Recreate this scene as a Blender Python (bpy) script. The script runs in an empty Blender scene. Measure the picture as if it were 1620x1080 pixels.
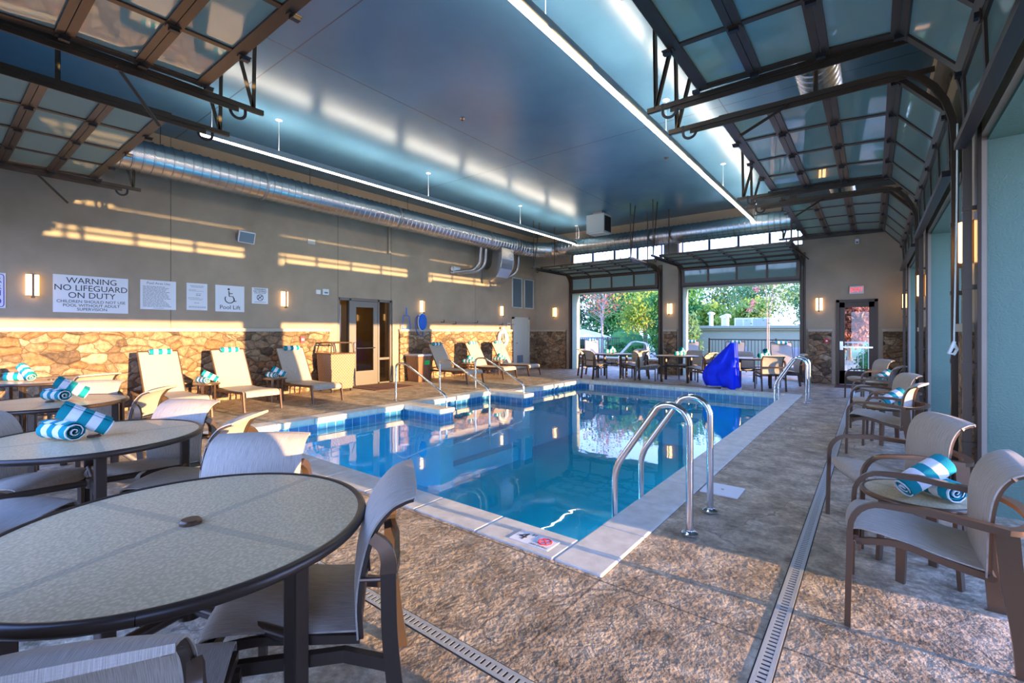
import bpy, bmesh, math, random
from mathutils import Vector, Matrix
random.seed(7)
PI = math.pi
scn = bpy.context.scene
COL = scn.collection

# ------------------------------------------------------------------ camera, world, sun, exposure
CAM_H = 1.38
cam_d = bpy.data.cameras.new('camera'); cam = bpy.data.objects.new('camera', cam_d); COL.objects.link(cam)
cam_d.lens = 36.0 * 734.3 / 1620.0; cam_d.sensor_width = 36.0
cam_d.shift_y = -16.0 / 1620.0
cam_d.clip_start = 0.02; cam_d.clip_end = 400
cam.location = (0, 0, CAM_H); cam.rotation_euler = (PI / 2, 0, 0.661)
scn.camera = cam
scn.view_settings.view_transform = 'Standard'; scn.view_settings.look = 'None'
scn.view_settings.exposure = 1.4; scn.view_settings.gamma = 1.0
scn.cycles.use_denoising = True
scn.cycles.max_bounces = 10; scn.cycles.diffuse_bounces = 6; scn.cycles.glossy_bounces = 5
scn.cycles.transparent_max_bounces = 24; scn.cycles.caustics_reflective = False
scn.cycles.caustics_refractive = False; scn.cycles.sample_clamp_indirect = 6.0

world = bpy.data.worlds.new('world'); scn.world = world; world.use_nodes = True
wn = world.node_tree; wn.nodes.clear()
wo = wn.nodes.new('ShaderNodeOutputWorld'); wb = wn.nodes.new('ShaderNodeBackground')
wt = wn.nodes.new('ShaderNodeTexCoord'); wx = wn.nodes.new('ShaderNodeSeparateXYZ')
wr = wn.nodes.new('ShaderNodeValToRGB')
wn.links.new(wt.outputs['Generated'], wx.inputs[0]); wn.links.new(wx.outputs['Z'], wr.inputs[0])
wr.color_ramp.elements[0].position = 0.0; wr.color_ramp.elements[0].color = (0.48, 0.62, 1.0, 1)
wr.color_ramp.elements[1].position = 0.45; wr.color_ramp.elements[1].color = (0.18, 0.36, 1.0, 1)
wn.links.new(wr.outputs[0], wb.inputs[0]); wb.inputs[1].default_value = 2.6
wn.links.new(wb.outputs[0], wo.inputs[0])

sun_d = bpy.data.lights.new('sun', 'SUN'); sun = bpy.data.objects.new('sun', sun_d); COL.objects.link(sun)
sun_d.energy = 6.6; sun_d.color = (1.0, 0.64, 0.31); sun_d.angle = math.radians(0.5)
SUN_DIR = Vector((-1.0, -0.065, -0.106))
sun.rotation_euler = SUN_DIR.to_track_quat('-Z', 'Y').to_euler(); sun.location = (20, 2, 6)

# ------------------------------------------------------------------ room dimensions
XL, XR, YN, YF, ZC = -10.35, 0.64, -0.25, 14.8, 5.0
WT = 0.34

# ------------------------------------------------------------------ materials
MATS = {}
def nodes(name):
    m = bpy.data.materials.new(name); m.use_nodes = True; nt = m.node_tree
    b = nt.nodes['Principled BSDF']; MATS[name] = m
    return m, nt, b
def flat(name, col, rough=0.6, metal=0.0, spec=0.5, emit=None, es=0.0, alpha=1.0):
    m, nt, b = nodes(name)
    b.inputs['Base Color'].default_value = (*col, 1); b.inputs['Roughness'].default_value = rough
    b.inputs['Metallic'].default_value = metal; b.inputs['Specular IOR Level'].default_value = spec
    b.inputs['Alpha'].default_value = alpha
    if emit: b.inputs['Emission Color'].default_value = (*emit, 1); b.inputs['Emission Strength'].default_value = es
    return m
def N(nt, t, **kw):
    n = nt.nodes.new(t)
    for k, v in kw.items(): setattr(n, k, v)
    return n
def mth(nt, op, a, b=None, c=None):
    n = nt.nodes.new('ShaderNodeMath'); n.operation = op
    for i, v in enumerate((a, b, c)):
        if v is None: continue
        if isinstance(v, (int, float)): n.inputs[i].default_value = v
        else: nt.links.new(v, n.inputs[i])
    return n.outputs[0]
def ramp(nt, fac, stops):
    r = nt.nodes.new('ShaderNodeValToRGB')
    while len(r.color_ramp.elements) < len(stops): r.color_ramp.elements.new(0.5)
    for e, (p, c) in zip(r.color_ramp.elements, stops): e.position = p; e.color = (*c, 1)
    nt.links.new(fac, r.inputs[0]); return r.outputs[0]
def mixc(nt, fac, a, b, mode='MIX'):
    n = nt.nodes.new('ShaderNodeMix'); n.data_type = 'RGBA'; n.blend_type = mode
    for i, v in ((0, fac), (6, a), (7, b)):
        if isinstance(v, (int, float)): n.inputs[i].default_value = v
        elif isinstance(v, tuple): n.inputs[i].default_value = (*v, 1)
        else: nt.links.new(v, n.inputs[i])
    return n.outputs[2]
def noise(nt, vec, scale, detail=4, rough=0.55, dist=0.0):
    n = nt.nodes.new('ShaderNodeTexNoise'); n.inputs['Scale'].default_value = scale
    n.inputs['Detail'].default_value = detail; n.inputs['Roughness'].default_value = rough
    n.inputs['Distortion'].default_value = dist
    if vec is not None: nt.links.new(vec, n.inputs['Vector'])
    return n.outputs['Fac']
def bump(nt, b, h, strength=0.4, dist=0.02):
    n = nt.nodes.new('ShaderNodeBump'); n.inputs['Strength'].default_value = strength
    n.inputs['Distance'].default_value = dist; nt.links.new(h, n.inputs['Height'])
    nt.links.new(n.outputs[0], b.inputs['Normal'])
def pos(nt): return N(nt, 'ShaderNodeTexCoord').outputs['Object']
def sep(nt, v):
    s = nt.nodes.new('ShaderNodeSeparateXYZ'); nt.links.new(v, s.inputs[0]); return s.outputs

def plaster(name, col, joints=(), axis=1, var=0.12, bs=0.25, scale=90):
    m, nt, b = nodes(name); P = pos(nt); S = sep(nt, P)
    c = tuple(v * (1 - var) for v in col)
    k = noise(nt, P, 1.3, 5, 0.6)
    out = ramp(nt, k, [(0.3, c), (0.7, col)])
    for j in joints:
        d = mth(nt, 'ABSOLUTE', mth(nt, 'SUBTRACT', S[axis], float(j)))
        out = mixc(nt, mth(nt, 'LESS_THAN', d, 0.008), out, tuple(v * 0.45 for v in col))
    nt.links.new(out, b.inputs['Base Color']); b.inputs['Roughness'].default_value = 0.75
    bump(nt, b, noise(nt, P, scale, 3), bs, 0.006)
    return m
plaster('wall_plaster', (0.45, 0.355, 0.255), joints=(2.93, 6.36, 7.95, 11.34), axis=1, var=0.2)
plaster('wall_plaster_far', (0.47, 0.375, 0.27), var=0.18)
plaster('teal_stucco', (0.145, 0.235, 0.175), var=0.08, bs=0.9, scale=70)
plaster('cream_stucco', (0.40, 0.43, 0.29), var=0.06)

def stone(name, scale, sat=1.0, dark=(0.10, 0.075, 0.05)):
    m, nt, b = nodes(name); P = pos(nt)
    mp = N(nt, 'ShaderNodeMapping'); mp.inputs['Scale'].default_value = (0.95, 0.95, 1.6); nt.links.new(P, mp.inputs[0])
    nz = N(nt, 'ShaderNodeTexNoise'); nz.inputs['Scale'].default_value = 3.0; nt.links.new(mp.outputs[0], nz.inputs['Vector'])
    vm = N(nt, 'ShaderNodeMix', data_type='RGBA', blend_type='ADD'); vm.inputs[0].default_value = 0.22
    nt.links.new(mp.outputs[0], vm.inputs[6]); nt.links.new(nz.outputs['Color'], vm.inputs[7])
    v1 = N(nt, 'ShaderNodeTexVoronoi'); v1.inputs['Scale'].default_value = scale; nt.links.new(vm.outputs[2], v1.inputs['Vector'])
    v2 = N(nt, 'ShaderNodeTexVoronoi', feature='DISTANCE_TO_EDGE'); v2.inputs['Scale'].default_value = scale; nt.links.new(vm.outputs[2], v2.inputs['Vector'])
    hs = sep(nt, v1.outputs['Color'])
    c = ramp(nt, hs[0], [(0.0, (0.12, 0.085, 0.06)), (0.25, (0.30, 0.20, 0.12)), (0.5, (0.42, 0.31, 0.20)), (0.75, (0.33, 0.17, 0.08)), (1.0, (0.52, 0.42, 0.29))])
    g = noise(nt, P, 14, 6, 0.65)
    c = mixc(nt, 0.8, c, ramp(nt, g, [(0.32, (0.40, 0.36, 0.32)), (0.66, (1.35, 1.28, 1.18))]), 'MULTIPLY')
    mort = mth(nt, 'MULTIPLY', mth(nt, 'LESS_THAN', v2.outputs['Distance'], mth(nt, 'MULTIPLY', g, 0.055)), 0.75)
    c = mixc(nt, mort, c, dark)
    nt.links.new(c, b.inputs['Base Color']); b.inputs['Roughness'].default_value = 0.85
    h = mth(nt, 'ADD', mth(nt, 'MINIMUM', mth(nt, 'MULTIPLY', v2.outputs['Distance'], 4.0), 0.7), mth(nt, 'MULTIPLY', g, 0.9))
    bump(nt, b, mth(nt, 'ADD', h, mth(nt, 'MULTIPLY', hs[1], 0.35)), 1.0, 0.05)
    return m
stone('stone_veneer', 4.6)

def floor_mat(name, joints=True):
    m, nt, b = nodes(name); P = pos(nt); S = sep(nt, P)
    n1 = noise(nt, P, 0.9, 6, 0.62); n2 = noise(nt, P, 4.5, 10, 0.74, 0.25); n3 = noise(nt, P, 26, 3, 0.6)
    c = ramp(nt, n2, [(0.32, (0.15, 0.112, 0.072)), (0.5, (0.42, 0.33, 0.225)), (0.66, (0.66, 0.55, 0.40))])
    c = mixc(nt, 0.6, c, ramp(nt, n1, [(0.3, (0.62, 0.6, 0.6)), (0.7, (1.25, 1.2, 1.15))]), 'MULTIPLY')
    c = mixc(nt, 0.6, c, ramp(nt, n3, [(0.35, (0.5, 0.48, 0.46)), (0.65, (1.4, 1.36, 1.3))]), 'MULTIPLY')
    # slate-like fracture lines
    nd = N(nt, 'ShaderNodeTexNoise'); nd.inputs['Scale'].default_value = 1.6; nd.inputs['Detail'].default_value = 4; nt.links.new(P, nd.inputs['Vector'])
    vm = N(nt, 'ShaderNodeMix', data_type='RGBA', blend_type='ADD'); vm.inputs[0].default_value = 0.7
    nt.links.new(P, vm.inputs[6]); nt.links.new(nd.outputs['Color'], vm.inputs[7])
    v = N(nt, 'ShaderNodeTexVoronoi', feature='DISTANCE_TO_EDGE'); v.inputs['Scale'].default_value = 0.95; nt.links.new(vm.outputs[2], v.inputs['Vector'])
    crack = mth(nt, 'LESS_THAN', v.outputs['Distance'], mth(nt, 'MULTIPLY', mth(nt, 'SUBTRACT', n2, 0.44), 0.055))
    c = mixc(nt, mth(nt, 'MULTIPLY', crack, 0.6), c, (0.10, 0.08, 0.07))
    hA = noise(nt, P, 8.0, 3, 0.5, 0.15); hB = noise(nt, P, 42.0, 2, 0.6, 0.0)
    h = mth(nt, 'ADD', mth(nt, 'MULTIPLY', hA, 1.0), mth(nt, 'MULTIPLY', hB, 0.45))
    h = mth(nt, 'SUBTRACT', h, mth(nt, 'MULTIPLY', crack, 0.35))
    if joints:
        for ax, xs in ((0, (-1.2, -8.75, -4.6)), (1, (2.33, -0.9, 6.2, 12.1))):
            for j in xs:
                d = mth(nt, 'ABSOLUTE', mth(nt, 'SUBTRACT', S[ax], float(j)))
                k = mth(nt, 'LESS_THAN', d, 0.006)
                c = mixc(nt, mth(nt, 'MULTIPLY', k, 0.7), c, (0.07, 0.055, 0.045))
    nt.links.new(c, b.inputs['Base Color'])
    nt.links.new(ramp(nt, n3, [(0.3, (0.42, 0.42, 0.42)), (0.7, (0.62, 0.62, 0.62))]), b.inputs['Roughness'])
    b.inputs['Specular IOR Level'].default_value = 0.5
    bump(nt, b, h, 1.0, 0.016)
    return m
floor_mat('stamped_concrete')

# semi-gloss ceiling; blue bounce from the pool is put into its base colour
m, nt, b = nodes('ceiling_bounce_tint'); P = pos(nt); S = sep(nt, P)
c = ramp(nt, noise(nt, P, 0.7, 4), [(0.3, (0.075, 0.185, 0.29)), (0.7, (0.105, 0.235, 0.35))])
for ax, j in ((0, -5.9), (1, 7.97), (1, 3.0), (0, -1.9)):
    d = mth(nt, 'ABSOLUTE', mth(nt, 'SUBTRACT', S[ax], j)); c = mixc(nt, mth(nt, 'LESS_THAN', d, 0.009), c, (0.06, 0.10, 0.14))
nt.links.new(c, b.inputs['Base Color']); b.inputs['Roughness'].default_value = 0.27; b.inputs['Specular IOR Level'].default_value = 0.55
bump(nt, b, noise(nt, P, 2.2, 2), 0.05, 0.02)

# coping with joints
m, nt, b = nodes('coping_stone'); P = pos(nt); S = sep(nt, P)
c = ramp(nt, noise(nt, P, 9, 6), [(0.3, (0.56, 0.54, 0.47)), (0.7, (0.74, 0.72, 0.65))])
nt.links.new(c, b.inputs['Base Color']); b.inputs['Roughness'].default_value = 0.55
bump(nt, b, noise(nt, P, 60, 3), 0.2, 0.004)

# pool tile band
m, nt, b = nodes('pool_tile'); P = pos(nt)
S = sep(nt, P)
u = mth(nt, 'ADD', S[0], S[1])
gu = mth(nt, 'LESS_THAN', mth(nt, 'FRACT', mth(nt, 'DIVIDE', mth(nt, 'ADD', u, 50.0), 0.155)), 0.06)
gv = mth(nt, 'LESS_THAN', mth(nt, 'FRACT', mth(nt, 'DIVIDE', mth(nt, 'ADD', S[2], 5.05), 0.155)), 0.06)
g = mth(nt, 'MAXIMUM', gu, gv)
c = mixc(nt, g, ramp(nt, noise(nt, P, 4, 3), [(0.3, (0.02, 0.12, 0.30)), (0.7, (0.05, 0.24, 0.45))]), (0.35, 0.60, 0.70))
nt.links.new(c, b.inputs['Base Color']); b.inputs['Roughness'].default_value = 0.12

m, nt, b = nodes('pool_plaster'); P = pos(nt)
c = ramp(nt, noise(nt, P, 1.2, 4), [(0.3, (0.005, 0.50, 0.82)), (0.7, (0.02, 0.62, 0.92))])
nt.links.new(c, b.inputs['Base Color']); b.inputs['Roughness'].default_value = 0.7

# water
m = bpy.data.materials.new('pool_water'); MATS['pool_water'] = m; m.use_nodes = True; nt = m.node_tree; nt.nodes.clear()
o = N(nt, 'ShaderNodeOutputMaterial'); tr = N(nt, 'ShaderNodeBsdfTransparent'); tr.inputs[0].default_value = (0.34, 0.87, 0.97, 1)
gl = N(nt, 'ShaderNodeBsdfGlossy'); gl.inputs['Roughness'].default_value = 0.015; gl.inputs[0].default_value = (1, 1, 1, 1)
fr = N(nt, 'ShaderNodeFresnel'); fr.inputs[0].default_value = 1.40; mx = N(nt, 'ShaderNodeMixShader')
P = N(nt, 'ShaderNodeTexCoord').outputs['Object']; bp = N(nt, 'ShaderNodeBump'); bp.inputs['Strength'].default_value = 0.035; bp.inputs['Distance'].default_value = 0.05
nt.links.new(noise(nt, P, 2.4, 3, 0.5, 0.4), bp.inputs['Height'])
nt.links.new(bp.outputs[0], gl.inputs['Normal']); nt.links.new(bp.outputs[0], fr.inputs['Normal'])
nt.links.new(fr.outputs[0], mx.inputs[0]); nt.links.new(tr.outputs[0], mx.inputs[1]); nt.links.new(gl.outputs[0], mx.inputs[2]); nt.links.new(mx.outputs[0], o.inputs[0])

def glass(name, tint, refl_ior=1.45, rough=0.01, frost=0.0, fcol=(0.6, 0.75, 0.7)):
    m = bpy.data.materials.new(name); MATS[name] = m; m.use_nodes = True; nt = m.node_tree; nt.nodes.clear()
    o = N(nt, 'ShaderNodeOutputMaterial'); tr = N(nt, 'ShaderNodeBsdfTransparent'); tr.inputs[0].default_value = (*tint, 1)
    gl = N(nt, 'ShaderNodeBsdfGlossy'); gl.inputs['Roughness'].default_value = rough
    fr = N(nt, 'ShaderNodeFresnel'); fr.inputs[0].default_value = refl_ior; mx = N(nt, 'ShaderNodeMixShader')
    base = tr.outputs[0]
    if frost:
        df = N(nt, 'ShaderNodeBsdfDiffuse'); df.inputs[0].default_value = (*fcol, 1)
        tl = N(nt, 'ShaderNodeBsdfTranslucent'); tl.inputs[0].default_value = (*fcol, 1)
        a = N(nt, 'ShaderNodeMixShader'); a.inputs[0].default_value = 0.6
        nt.links.new(df.outputs[0], a.inputs[1]); nt.links.new(tl.outputs[0], a.inputs[2])
        b2 = N(nt, 'ShaderNodeMixShader'); b2.inputs[0].default_value = frost
        nt.links.new(tr.outputs[0], b2.inputs[1]); nt.links.new(a.outputs[0], b2.inputs[2]); base = b2.outputs[0]
    nt.links.new(fr.outputs[0], mx.inputs[0]); nt.links.new(base, mx.inputs[1]); nt.links.new(gl.outputs[0], mx.inputs[2]); nt.links.new(mx.outputs[0], o.inputs[0])
    return m
glass('clear_glass', (0.92, 0.97, 0.96))
glass('tinted_glass', (0.80, 0.74, 0.62))
glass('frosted_pane', (0.80, 0.95, 0.92), 1.75, 0.04, 0.80, (0.66, 0.98, 0.90))

# sling fabric
m, nt, b = nodes('sling_fabric'); P = pos(nt); S = sep(nt, P)
w1 = mth(nt, 'SINE', mth(nt, 'MULTIPLY', S[1], 1500.0)); w2 = mth(nt, 'SINE', mth(nt, 'MULTIPLY', mth(nt, 'ADD', S[0], S[2]), 1100.0))
mp = N(nt, 'ShaderNodeMapping'); mp.inputs['Scale'].default_value = (3.0, 90.0, 3.0); nt.links.new(P, mp.inputs[0])
st = noise(nt, mp.outputs[0], 6.0, 3)
c = ramp(nt, st, [(0.3, (0.34, 0.28, 0.215)), (0.7, (0.57, 0.49, 0.40))])
nt.links.new(c, b.inputs['Base Color']); b.inputs['Roughness'].default_value = 0.6
bump(nt, b, mth(nt, 'MULTIPLY', mth(nt, 'ADD', w1, w2), 0.5), 0.25, 0.0015)

# rolled towel stripes along local x
m, nt, b = nodes('towel_stripe'); P = pos(nt); S = sep(nt, P)
f = mth(nt, 'FRACT', mth(nt, 'DIVIDE', mth(nt, 'ADD', S[0], 10.035), 0.125))
c = mixc(nt, mth(nt, 'LESS_THAN', f, 0.48), (0.80, 0.80, 0.80), (0.0, 0.27, 0.31))
nt.links.new(c, b.inputs['Base Color']); b.inputs['Roughness'].default_value = 0.95
bump(nt, b, noise(nt, P, 220, 2), 0.6, 0.004)

# textured glass table top
m, nt, b = nodes('table_glass'); P = pos(nt)
v = N(nt, 'ShaderNodeTexVoronoi', feature='SMOOTH_F1'); v.inputs['Scale'].default_value = 95; nt.links.new(P, v.inputs['Vector'])
S = sep(nt, P)
ad = mth(nt, 'MINIMUM', mth(nt, 'ABSOLUTE', S[0]), mth(nt, 'ABSOLUTE', S[1]))
c = ramp(nt, v.outputs['Distance'], [(0.1, (0.82, 0.62, 0.36)), (0.55, (0.60, 0.44, 0.24))])
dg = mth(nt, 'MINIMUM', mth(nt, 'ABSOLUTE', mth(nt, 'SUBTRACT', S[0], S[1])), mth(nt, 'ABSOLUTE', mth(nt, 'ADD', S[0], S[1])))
c = mixc(nt, mth(nt, 'MULTIPLY', mth(nt, 'LESS_THAN', dg, 0.026), 0.45), c, (0.33, 0.27, 0.18))  # shade of the brace under the glass, painted as darker diagonals
nt.links.new(c, b.inputs['Base Color']); b.inputs['Roughness'].default_value = 0.32; b.inputs['Specular IOR Level'].default_value = 0.3
bump(nt, b, v.outputs['Distance'], 0.35, 0.004)

m, nt, b = nodes('wicker'); P = pos(nt); S = sep(nt, P)
u = mth(nt, 'MULTIPLY', mth(nt, 'ADD', S[0], S[1]), 90.0); w = mth(nt, 'MULTIPLY', S[2], 90.0)
k = mth(nt, 'MULTIPLY', mth(nt, 'SINE', u), mth(nt, 'SINE', w))
nt.links.new(ramp(nt, k, [(0.3, (0.26, 0.17, 0.10)), (0.8, (0.55, 0.42, 0.30))]), b.inputs['Base Color']); b.inputs['Roughness'].default_value = 0.6
bump(nt, b, k, 0.8, 0.006)

m, nt, b = nodes('wood_laminate'); P = pos(nt)
mp = N(nt, 'ShaderNodeMapping'); mp.inputs['Scale'].default_value = (18.0, 18.0, 1.0); nt.links.new(P, mp.inputs[0])
nt.links.new(ramp(nt, noise(nt, mp.outputs[0], 2.0, 5), [(0.3, (0.16, 0.07, 0.035)), (0.7, (0.34, 0.17, 0.09))]), b.inputs['Base Color']); b.inputs['Roughness'].default_value = 0.4

m, nt, b = nodes('bark'); P = pos(nt)
nt.links.new(ramp(nt, noise(nt, P, 14, 4), [(0.3, (0.12, 0.09, 0.07)), (0.7, (0.30, 0.24, 0.19))]), b.inputs['Base Color']); b.inputs['Roughness'].default_value = 0.9
flat('pale_bark', (0.55, 0.42, 0.36), 0.8)
def leafm(name, c1, c2, c3=None, trans=0.35):
    m, nt, b = nodes(name); P = pos(nt)
    st = [(0.3, c1), (0.55, c2)] + ([(0.72, c3)] if c3 else [])
    c = ramp(nt, noise(nt, P, 1.6, 3), st); nt.links.new(c, b.inputs['Base Color']); b.inputs['Roughness'].default_value = 0.7
    t = N(nt, 'ShaderNodeBsdfTranslucent'); nt.links.new(c, t.inputs[0]); mx = N(nt, 'ShaderNodeMixShader'); mx.inputs[0].default_value = trans
    nt.links.new(b.outputs[0], mx.inputs[1]); nt.links.new(t.outputs[0], mx.inputs[2]); nt.links.new(mx.outputs[0], nt.nodes['Material Output'].inputs[0])
leafm('leaf_green', (0.03, 0.13, 0.03), (0.07, 0.26, 0.05), (0.16, 0.36, 0.06))
leafm('leaf_dark', (0.012, 0.07, 0.035), (0.03, 0.15, 0.07))
leafm('leaf_yellow', (0.14, 0.26, 0.03), (0.32, 0.44, 0.06), (0.48, 0.48, 0.09))
leafm('leaf_red', (0.30, 0.08, 0.05), (0.46, 0.16, 0.08), (0.38, 0.24, 0.07))
leafm('leaf_light', (0.07, 0.19, 0.05), (0.17, 0.32, 0.10), (0.30, 0.38, 0.13))
leafm('blossom_pink', (0.70, 0.16, 0.24), (0.85, 0.32, 0.38))
m, nt, b = nodes('grass_ground'); P = pos(nt)
nt.links.new(ramp(nt, noise(nt, P, 3, 6), [(0.3, (0.05, 0.14, 0.05)), (0.7, (0.14, 0.28, 0.09))]), b.inputs['Base Color']); b.inputs['Roughness'].default_value = 0.9
m, nt, b = nodes('blue_tarp'); P = pos(nt)
nt.links.new(ramp(nt, noise(nt, P, 5, 3), [(0.3, (0.0, 0.015, 0.60)), (0.7, (0.0, 0.03, 0.85))]), b.inputs['Base Color']); b.inputs['Roughness'].default_value = 0.55; b.inputs['Specular IOR Level'].default_value = 0.25
bump(nt, b, noise(nt, P, 40, 3), 0.2, 0.004)

flat('bronze_frame', (0.075, 0.050, 0.035), 0.32, 0.4)
flat('bronze_tube', (0.155, 0.092, 0.055), 0.28, 0.5)
flat('track_steel', (0.075, 0.055, 0.038), 0.4, 0.5)
flat('galvanised', (0.40, 0.40, 0.40), 0.35, 0.85)
flat('duct_metal', (0.55, 0.56, 0.57), 0.27, 0.95)
flat('stainless', (0.72, 0.73, 0.75), 0.16, 1.0)
flat('black_steel', (0.03, 0.03, 0.035), 0.4, 0.4)
flat('black_rubber', (0.02, 0.02, 0.02), 0.7)
flat('white_paint', (0.80, 0.81, 0.82), 0.5)
flat('sign_white', (0.78, 0.80, 0.84), 0.35)
flat('ink_black', (0.03, 0.03, 0.035), 0.5)
flat('ink_grey', (0.22, 0.22, 0.24), 0.5)
flat('ink_purple', (0.14, 0.06, 0.42), 0.5)
flat('ink_red', (0.75, 0.04, 0.05), 0.5)
flat('red_paint', (0.60, 0.03, 0.04), 0.4)
flat('green_sticker', (0.02, 0.60, 0.12), 0.5)
flat('stone_cap', (0.46, 0.42, 0.34), 0.7)
flat('door_cream', (0.62, 0.60, 0.50), 0.5)
flat('aluminium_frame', (0.23, 0.205, 0.17), 0.35, 0.6)
flat('interior_tan', (0.42, 0.30, 0.15), 0.7)
flat('mat_brown', (0.13, 0.05, 0.035), 0.95)
flat('plastic_blue', (0.0, 0.12, 0.62), 0.35)
flat('louver_grey', (0.17, 0.23, 0.27), 0.5)
flat('louver_frame', (0.62, 0.62, 0.58), 0.5)
flat('sky_white_shade', (0.80, 0.80, 0.80), 0.6)
flat('umbrella_cloth', (0.70, 0.66, 0.70), 0.8)
flat('hvac_grey', (0.46, 0.48, 0.55), 0.5)
flat('rope_white', (0.75, 0.80, 0.72), 0.7)
flat('drain_metal', (0.50, 0.51, 0.50), 0.42, 0.4)
flat('strip_body', (0.42, 0.43, 0.43), 0.4, 0.2)
flat('strip_lens', (1, 0.95, 0.88), 0.5, emit=(1.0, 0.86, 0.68), es=9.0)
flat('strip_uplens', (1, 0.95, 0.88), 0.5, emit=(1.0, 0.90, 0.74), es=22.0)
flat('sconce_lens', (1, 0.8, 0.5), 0.5, emit=(1.0, 0.56, 0.20), es=2.5)
flat('exit_face', (0.75, 0.72, 0.70), 0.4)
flat('exit_red', (0.9, 0.05, 0.05), 0.4, emit=(1.0, 0.03, 0.03), es=0.7)

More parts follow.
